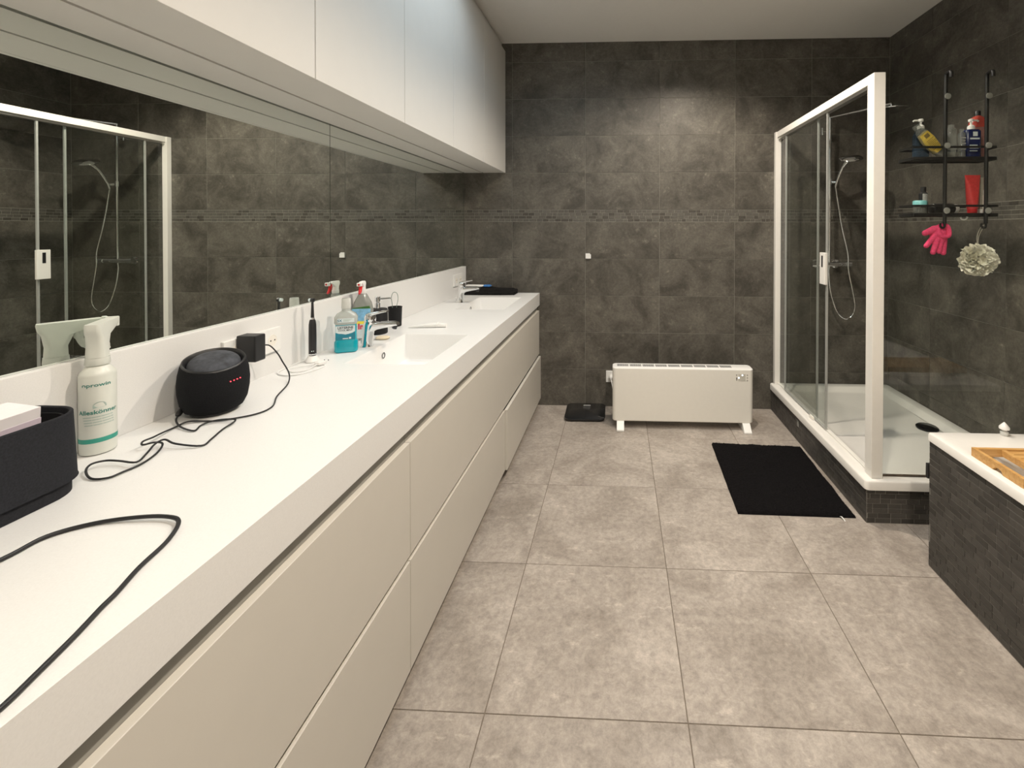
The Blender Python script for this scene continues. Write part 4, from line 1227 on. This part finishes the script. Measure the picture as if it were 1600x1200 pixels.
t = thing('charging_cable', 'thin black cable tangled before the speaker and spray bottle', 'cable', (0, 0, 0))
MB().tube(spline(raw, 5), 0.0022, 8).build('wire', 'rubber_cable', t, smooth=60)
MB().tube([(-1.195, 1.166, zc + .012), (-1.197, 1.170, zc + .014), (-1.203, 1.186, zc + .020), (-1.204, 1.188, zc + .021)], [0.004, 0.007, 0.007, 0.005], 10).build('connector', 'black_plastic', t, smooth=40)
# thick near cable
zc = Z0 + 0.0040
raw = [(-1.010, 0.46, zc), (-0.995, 0.56, zc), (-0.968, 0.660, zc), (-0.964, 0.714, zc), (-0.921, 0.751, zc), (-0.854, 0.766, zc + .003), (-0.802, 0.767, zc + .004), (-0.771, 0.753, zc + .004), (-0.750, 0.713, zc), (-0.735, 0.657, zc), (-0.716, 0.609, zc),
       (-0.708, 0.582, zc), (-0.694, 0.544, zc), (-0.679, 0.494, zc), (-0.668, 0.452, zc), (-0.665, 0.40, zc)]
t = thing('extension_cable', 'thick black cord curving across the front of the worktop', 'cable', (0, 0, 0))
MB().tube(spline(raw, 6), 0.0034, 10).build('wire', 'rubber_cable', t, smooth=60)

# electric toothbrush on charger
t = thing('electric_toothbrush', 'black electric toothbrush standing on white charger by splashback', 'toothbrush', (-1.206, 1.722, Z0))
MB().lathe([(0.024, 0.0005), (0.026, 0.003), (0.025, 0.010), (0.019, 0.016), (0.017, 0.022), (0.012, 0.024)], 28, sx=0.92, sy=1.1).build('charger', 'white_plastic', t, smooth=40)
hd = MB().lathe([(0.0125, 0.0245), (0.0135, 0.028), (0.0135, 0.10), (0.0130, 0.145), (0.0110, 0.160), (0.0085, 0.166)], 24).build('handle', 'black_plastic', t, smooth=40)
MB().lathe([(0.0142, 0.0275), (0.0146, 0.03), (0.0142, 0.0325)], 24, cap0=False, cap1=False).build('chrome_ring', 'chrome', t, smooth=40)
ca = math.atan2(-1.722, 1.206)
for q in (-0.22, 0.22):
    MB().sphere((0.0136 * cos(ca + q), 0.0136 * sin(ca + q), 0.043), 0.0019, 8, 6).build('button_light', 'label_white', hd)
MB().lathe([(0.0075, 0.1665), (0.0075, 0.170), (0.0068, 0.1705), (0.0068, 0.174)], 16).build('neck_ring', 'chrome', t, smooth=40)
MB().lathe([(0.0062, 0.1745), (0.0055, 0.19), (0.0042, 0.225), (0.0045, 0.234)], 16).build('brush_neck', 'black_plastic', t, smooth=40)
MB().lathe([(0.0075, -0.006), (0.008, 0.0), (0.0075, 0.005)], 18, Matrix.Translation((0.001, 0, 0.242)) @ Matrix.Rotation(radians(90), 4, 'Y')).build('brush_head', 'black_plastic', t, smooth=40)
MB().lathe([(0.0068, 0.0), (0.0064, 0.008)], 14, Matrix.Translation((-0.0052, 0, 0.242)) @ Matrix.Rotation(radians(-90), 4, 'Y')).build('bristles', 'label_white', t)
zc = 0.0026
raw = [(-0.018, 0.006, 0.008), (-0.032, -0.03, 0.006), (-0.036, -0.09, zc), (-0.026, -0.150, zc), (0.020, -0.178, zc), (0.062, -0.165, zc), (0.085, -0.12, zc), (0.092, -0.07, zc), (0.070, -0.045, zc), (0.020, -0.075, zc + .003), (-0.010, -0.115, zc + .004), (0.02, -0.140, zc),
       (0.056, -0.12, zc), (0.060, -0.075, zc + .004), (0.058, -0.055, 0.006)]
MB().tube(spline(raw, 6), 0.0021, 8).build('cable', 'white_cable', t, smooth=60)
pg = MB().loft([[(0.050, -0.062, 0.003), (0.070, -0.062, 0.003), (0.070, -0.062, 0.014), (0.050, -0.062, 0.014)], [(0.044, -0.030, 0.002), (0.076, -0.030, 0.002), (0.076, -0.030, 0.015), (0.044, -0.030, 0.015)]]).build('plug', 'white_plastic', t, bevel=0.002)
for q in (0.052, 0.068):
    MB().tube([(q, -0.030, 0.0085), (q, -0.012, 0.0085)], 0.0021, 8).build('pin', 'white_plastic', pg, smooth=60)
    MB().tube([(q, -0.012, 0.0085), (q, -0.006, 0.0085)], 0.0022, 8).build('pin_tip', 'chrome_dark', pg, smooth=60)

# mouthwash
t = thing('mouthwash_bottle', 'clear mouthwash bottle with turquoise liquid and white label', 'bottle', (-1.160, 1.868, Z0), 0.42)
bd = MB()
bd.mat = 0
bd.loft([rr(0, 0, 0.078, 0.042, 0.012, 0.0005, 5), rr(0, 0, 0.088, 0.052, 0.016, 0.006, 5), rr(0, 0, 0.088, 0.052, 0.016, 0.046, 5), rr(0, 0, 0.080, 0.046, 0.014, 0.052, 5)], cap1=False)
bd.loft([rr(0, 0, 0.080, 0.046, 0.014, 0.052, 5), rr(0, 0, 0.079, 0.045, 0.014, 0.118, 5)], cap0=False, cap1=False)
bd.mat = 1
bd.loft([rr(0, 0, 0.079, 0.045, 0.014, 0.118, 5), rr(0, 0, 0.088, 0.052, 0.016, 0.126, 5), rr(0, 0, 0.088, 0.052, 0.018, 0.150, 5), rr(0, 0, 0.070, 0.046, 0.02, 0.164, 5), rr(0, 0, 0.036, 0.036, 0.0178, 0.174, 5), rr(0, 0, 0.034, 0.034, 0.0168, 0.184, 5)], cap0=False)
body = bd.build('body', ['teal_liquid', 'bottle_clear_grey'], t, smooth=40)
MB().lathe([(0.0175, 0.1845), (0.0185, 0.187), (0.0175, 0.224), (0.016, 0.228)], 28).build('cap', 'cap_clear', t, smooth=40)
fy_ = -0.0236
lb = MB()
lb.mat = 0
lb.box(-0.036, 0.036, fy_, fy_ + 0.001, 0.056, 0.116)
lb.mat = 1
top_c = [(-0.036, 0.088), (-0.026, 0.083), (-0.012, 0.081), (0.0, 0.078), (0.012, 0.080), (0.026, 0.084), (0.036, 0.090), (0.036, 0.115), (-0.036, 0.115)]
lb.loft([[(x, fy_ - 0.0003, z) for x, z in top_c], [(x, fy_, z) for x, z in top_c]])
lb.mat = 1
lb.box(-0.010, 0.010, fy_ - 0.0004, fy_, 0.059, 0.0625)
lb.box(0.013, 0.021, fy_ - 0.0004, fy_, 0.059, 0.066)
lab = lb.build('label', ['label_teal', 'label_white'], t)
ff_ = lambda z0_, yy=fy_ - 0.0006: (lambda u, v: (u, yy, z0_ + v))
MB().add(*text_mb('LISTERINE', 0.0135, ff_(0.102), xs=0.98, bold=0.03)).build('lettering', 'print_black', lab)
MB().add(*text_mb('COOL MINT', 0.0100, ff_(0.0925), xs=0.98, bold=0.02)).build('lettering', 'print_black', lab)
s2 = MB()
s2.box(-0.030, 0.034, -0.0268, -0.0262, 0.129, 0.146)
sl = s2.build('shoulder_label', 'label_white', t)
MB().add(*text_mb('5X', 0.0140, lambda u, v: (u - 0.021, -0.0270, 0.1325 + v), bold=0.03)).build('lettering', 'print_teal', sl)
b = MB()
for k in range(3):
    b.box(-0.008, 0.026 - 0.006 * k, -0.0270, -0.0268, 0.141 - k * 0.004, 0.143 - k * 0.004)
b.build('small_print', 'print_pale', sl)

# window cleaner spray
t = thing('spray_bottle', 'clear spray bottle with red trigger behind the mouthwash', 'spray bottle', (-1.208, 2.075, Z0), 0.25)
bd = MB().loft([rr(0, 0, 0.084, 0.046, 0.018, 0.0005, 6), rr(0, 0, 0.090, 0.050, 0.02, 0.006, 6), rr(0, 0, 0.090, 0.050, 0.02, 0.14, 6), rr(0, 0, 0.076, 0.046, 0.02, 0.175, 6), rr(0, 0, 0.040, 0.036, 0.0178, 0.212, 6), rr(0, 0, 0.030, 0.030, 0.0148, 0.218, 6)]).build('body', 'spray_clear', t, smooth=40)
lb = MB()
lb.mat = 0
lb.box(-0.040, 0.040, -0.0262, -0.0254, 0.085, 0.150)
lb.mat = 1
lb.loft([[(-0.040, -0.0264, 0.150), (0.040, -0.0264, 0.150), (0.036, -0.0264, 0.162), (-0.036, -0.0264, 0.154)], [(-0.040, -0.0254, 0.150), (0.040, -0.0254, 0.150), (0.036, -0.0234, 0.162), (-0.036, -0.0254, 0.154)]])
lb.mat = 2
lb.box(-0.030, 0.036, -0.0264, -0.0255, 0.078, 0.092)
lb.mat = 3
lb.box(-0.040, 0.040, -0.0260, -0.0254, 0.012, 0.085)
la = lb.build('label', ['label_blue', 'label_green', 'label_yellow', 'label_white'], t)
MB().add(*text_mb('Ins', 0.036, lambda u, v: (u + 0.006, -0.0266, 0.055 + v), bold=0.04)).build('lettering', 'print_red', la)
Th = Matrix.Rotation(radians(-92), 4, 'Z')
MB().lathe([(0.0145, 0.2185), (0.0155, 0.220), (0.0150, 0.234)], 22).build('collar', 'white_plastic', t, smooth=40)
MB().loft([rr(0.0, 0, 0.026, 0.024, 0.009, 0.2345, 5), rr(-0.002, 0, 0.026, 0.022, 0.009, 0.250, 5), rr(0.004, 0, 0.046, 0.022, 0.008, 0.262, 5), rr(0.008, 0, 0.056, 0.020, 0.007, 0.270, 5), rr(0.004, 0, 0.044, 0.014, 0.006, 0.276, 5)], T=Th).build('trigger_head', 'white_plastic', t, smooth=40)
MB().tube(spline([(0.030, 0, 0.264), (0.030, 0, 0.248), (0.036, 0, 0.232), (0.046, 0, 0.222)], 5), [0.008] * 6 + [0.0075] * 6 + [0.005] * 4, 10, T=Th).build('trigger', 'red_plastic', t, smooth=60)
MB().box(0.036, 0.052, -0.010, 0.010, 0.257, 0.273, Th).build('nozzle', 'white_plastic', t, bevel=0.002)
MB().box(0.0525, 0.0535, -0.004, 0.004, 0.261, 0.269, Th).build('nozzle_mark', 'red_plastic', t)

# soap dispenser, brush cup
t = thing('soap_dispenser', 'black soap dispenser with chrome pump behind the near tap', 'soap dispenser', (-1.205, 2.200, Z0))
MB().lathe([(0.043, 0.0005), (0.046, 0.003), (0.046, 0.118), (0.043, 0.123), (0.014, 0.125)], 36).build('body', 'dispenser_black', t, smooth=40)
b = MB()
b.lathe([(0.013, 0.1255), (0.013, 0.150), (0.009, 0.152), (0.009, 0.160), (0.013, 0.161), (0.013, 0.182), (0.011, 0.184)], 24)
b.tube([(0.008, 0, 0.173), (0.060, 0.006, 0.177), (0.066, 0.007, 0.174)], 0.004, 10)
b.build('pump_head', 'chrome', t, smooth=40)
t = thing('brush_cup', 'black ribbed cup holding a green wire loop', 'cup', (-1.203, 2.372, Z0))
MB().lathe([(0.030, 0.0005), (0.032, 0.003), (0.035, 0.098), (0.036, 0.100), (0.036, 0.104), (0.033, 0.104), (0.031, 0.010), (0.0, 0.008)], 36, cap1=False).build('body', 'dispenser_black', t, smooth=40)
MB().tube(spline([(-0.012, 0, 0.012), (-0.014, 0, 0.10), (-0.020, 0, 0.150), (-0.012, 0, 0.178), (0.004, 0, 0.181), (0.014, 0, 0.168), (0.016, 0, 0.140), (0.008, 0, 0.10), (0.006, 0, 0.012)], 6), 0.0016, 8).build('wire_loop', 'green_wire', t, smooth=60)

# soap bar, toothpaste
o = MB().loft([rr(0, 0, 0.050, 0.032, 0.0155, 0.0005, 8), rr(0, 0, 0.064, 0.044, 0.021, 0.005, 8), rr(0, 0, 0.064, 0.044, 0.021, 0.010, 8), rr(0, 0, 0.050, 0.032, 0.0155, 0.014, 8)]).build('soap_bar', 'soap_cream', smooth=60, loc=(-1.118, 2.085, Z0))
tag(o, 'cream oval soap bar on worktop behind the near basin', 'soap')
t = thing('toothpaste_tube', 'white toothpaste tube lying flat between the two basins', 'tube', (-1.012, 2.350, Z0), 0.0)
def ys_(x, w, h):
    return [(x, y_, h / 2 + 0.0006 + z_) for (y_, z_, _) in rr(0, 0, w, h, min(w, h) * 0.45, 0, 5)]
MB().loft([ys_(-0.098, 0.046, 0.003), ys_(-0.06, 0.045, 0.010), ys_(-0.01, 0.042, 0.020), ys_(0.04, 0.036, 0.026), ys_(0.052, 0.034, 0.026)]).build('body', 'white_plastic', t, smooth=50)
MB().loft([ys_(0.0525, 0.022, 0.021), ys_(0.058, 0.026, 0.025), ys_(0.080, 0.022, 0.022), ys_(0.098, 0.020, 0.020)]).build('cap', 'heater_top', t, smooth=50)
MB().tube([(-0.085, -0.0205, 0.003), (-0.02, -0.0195, 0.008), (0.045, -0.0160, 0.013)], 0.0018, 6).build('stripe', 'print_stripe', t)

# folded black towel and packet
nx_, ny_ = 60, 26
vv, ff = [], []
def tow(u, v, layer):
    x = -1.240 + 0.415 * u
    y = 3.506 + 0.140 * v + 0.012 * (u ** 3)
    ed = min(1, min(u, 1 - u) / 0.10, min(v, 1 - v) / 0.18)
    base = 0.046 + 0.012 * sin(3.0 * u + 1.2) + 0.010 * u ** 4 + 0.006 * noise.noise(Vector((x * 14, y * 14, 3)))
    z = base * (1 - (1 - ed) ** 2.4)
    return (x, y, Z0 + 0.0006 + max(0, z))
for j in range(ny_ + 1):
    for i in range(nx_ + 1):
        vv.append(tow(i / nx_, j / ny_, 0))
for j in range(ny_):
    for i in range(nx_):
        a = j * (nx_ + 1) + i
        ff.append((a, a + 1, a + nx_ + 2, a + nx_ + 1))
t = thing('folded_towel', 'folded black towel on the worktop end by the dark wall', 'towel', (0, 0, 0))
MB().add(vv, ff).build('top_fold', 'towel_black', t, smooth=70)
MB().tube(spline([(-1.225, 3.512, Z0 + 0.014), (-1.05, 3.508, Z0 + 0.014), (-0.88, 3.516, Z0 + 0.018), (-0.832, 3.545, Z0 + 0.026), (-0.826, 3.60, Z0 + 0.030)], 6), 0.013, 10).build('front_fold', 'towel_black', t, smooth=70)
t = thing('wipes_packet', 'white and blue plastic packet lying on the folded black towel', 'packet', (-1.135, 3.575, Z0 + 0.060), -0.1)
MB().loft([rr(-0.02, 0, 0.150, 0.055, 0.02, 0.0005, 5), rr(-0.02, 0, 0.160, 0.060, 0.02, 0.006, 5), rr(-0.02, 0, 0.140, 0.045, 0.018, 0.013, 5)]).build('body', 'white_plastic', t, smooth=50)
MB().loft([rr(0.085, 0, 0.055, 0.052, 0.012, 0.0012, 5), rr(0.085, 0, 0.060, 0.056, 0.012, 0.008, 5), rr(0.080, 0, 0.045, 0.042, 0.012, 0.0155, 5)]).build('blue_end', 'blue_plastic', t, smooth=50)
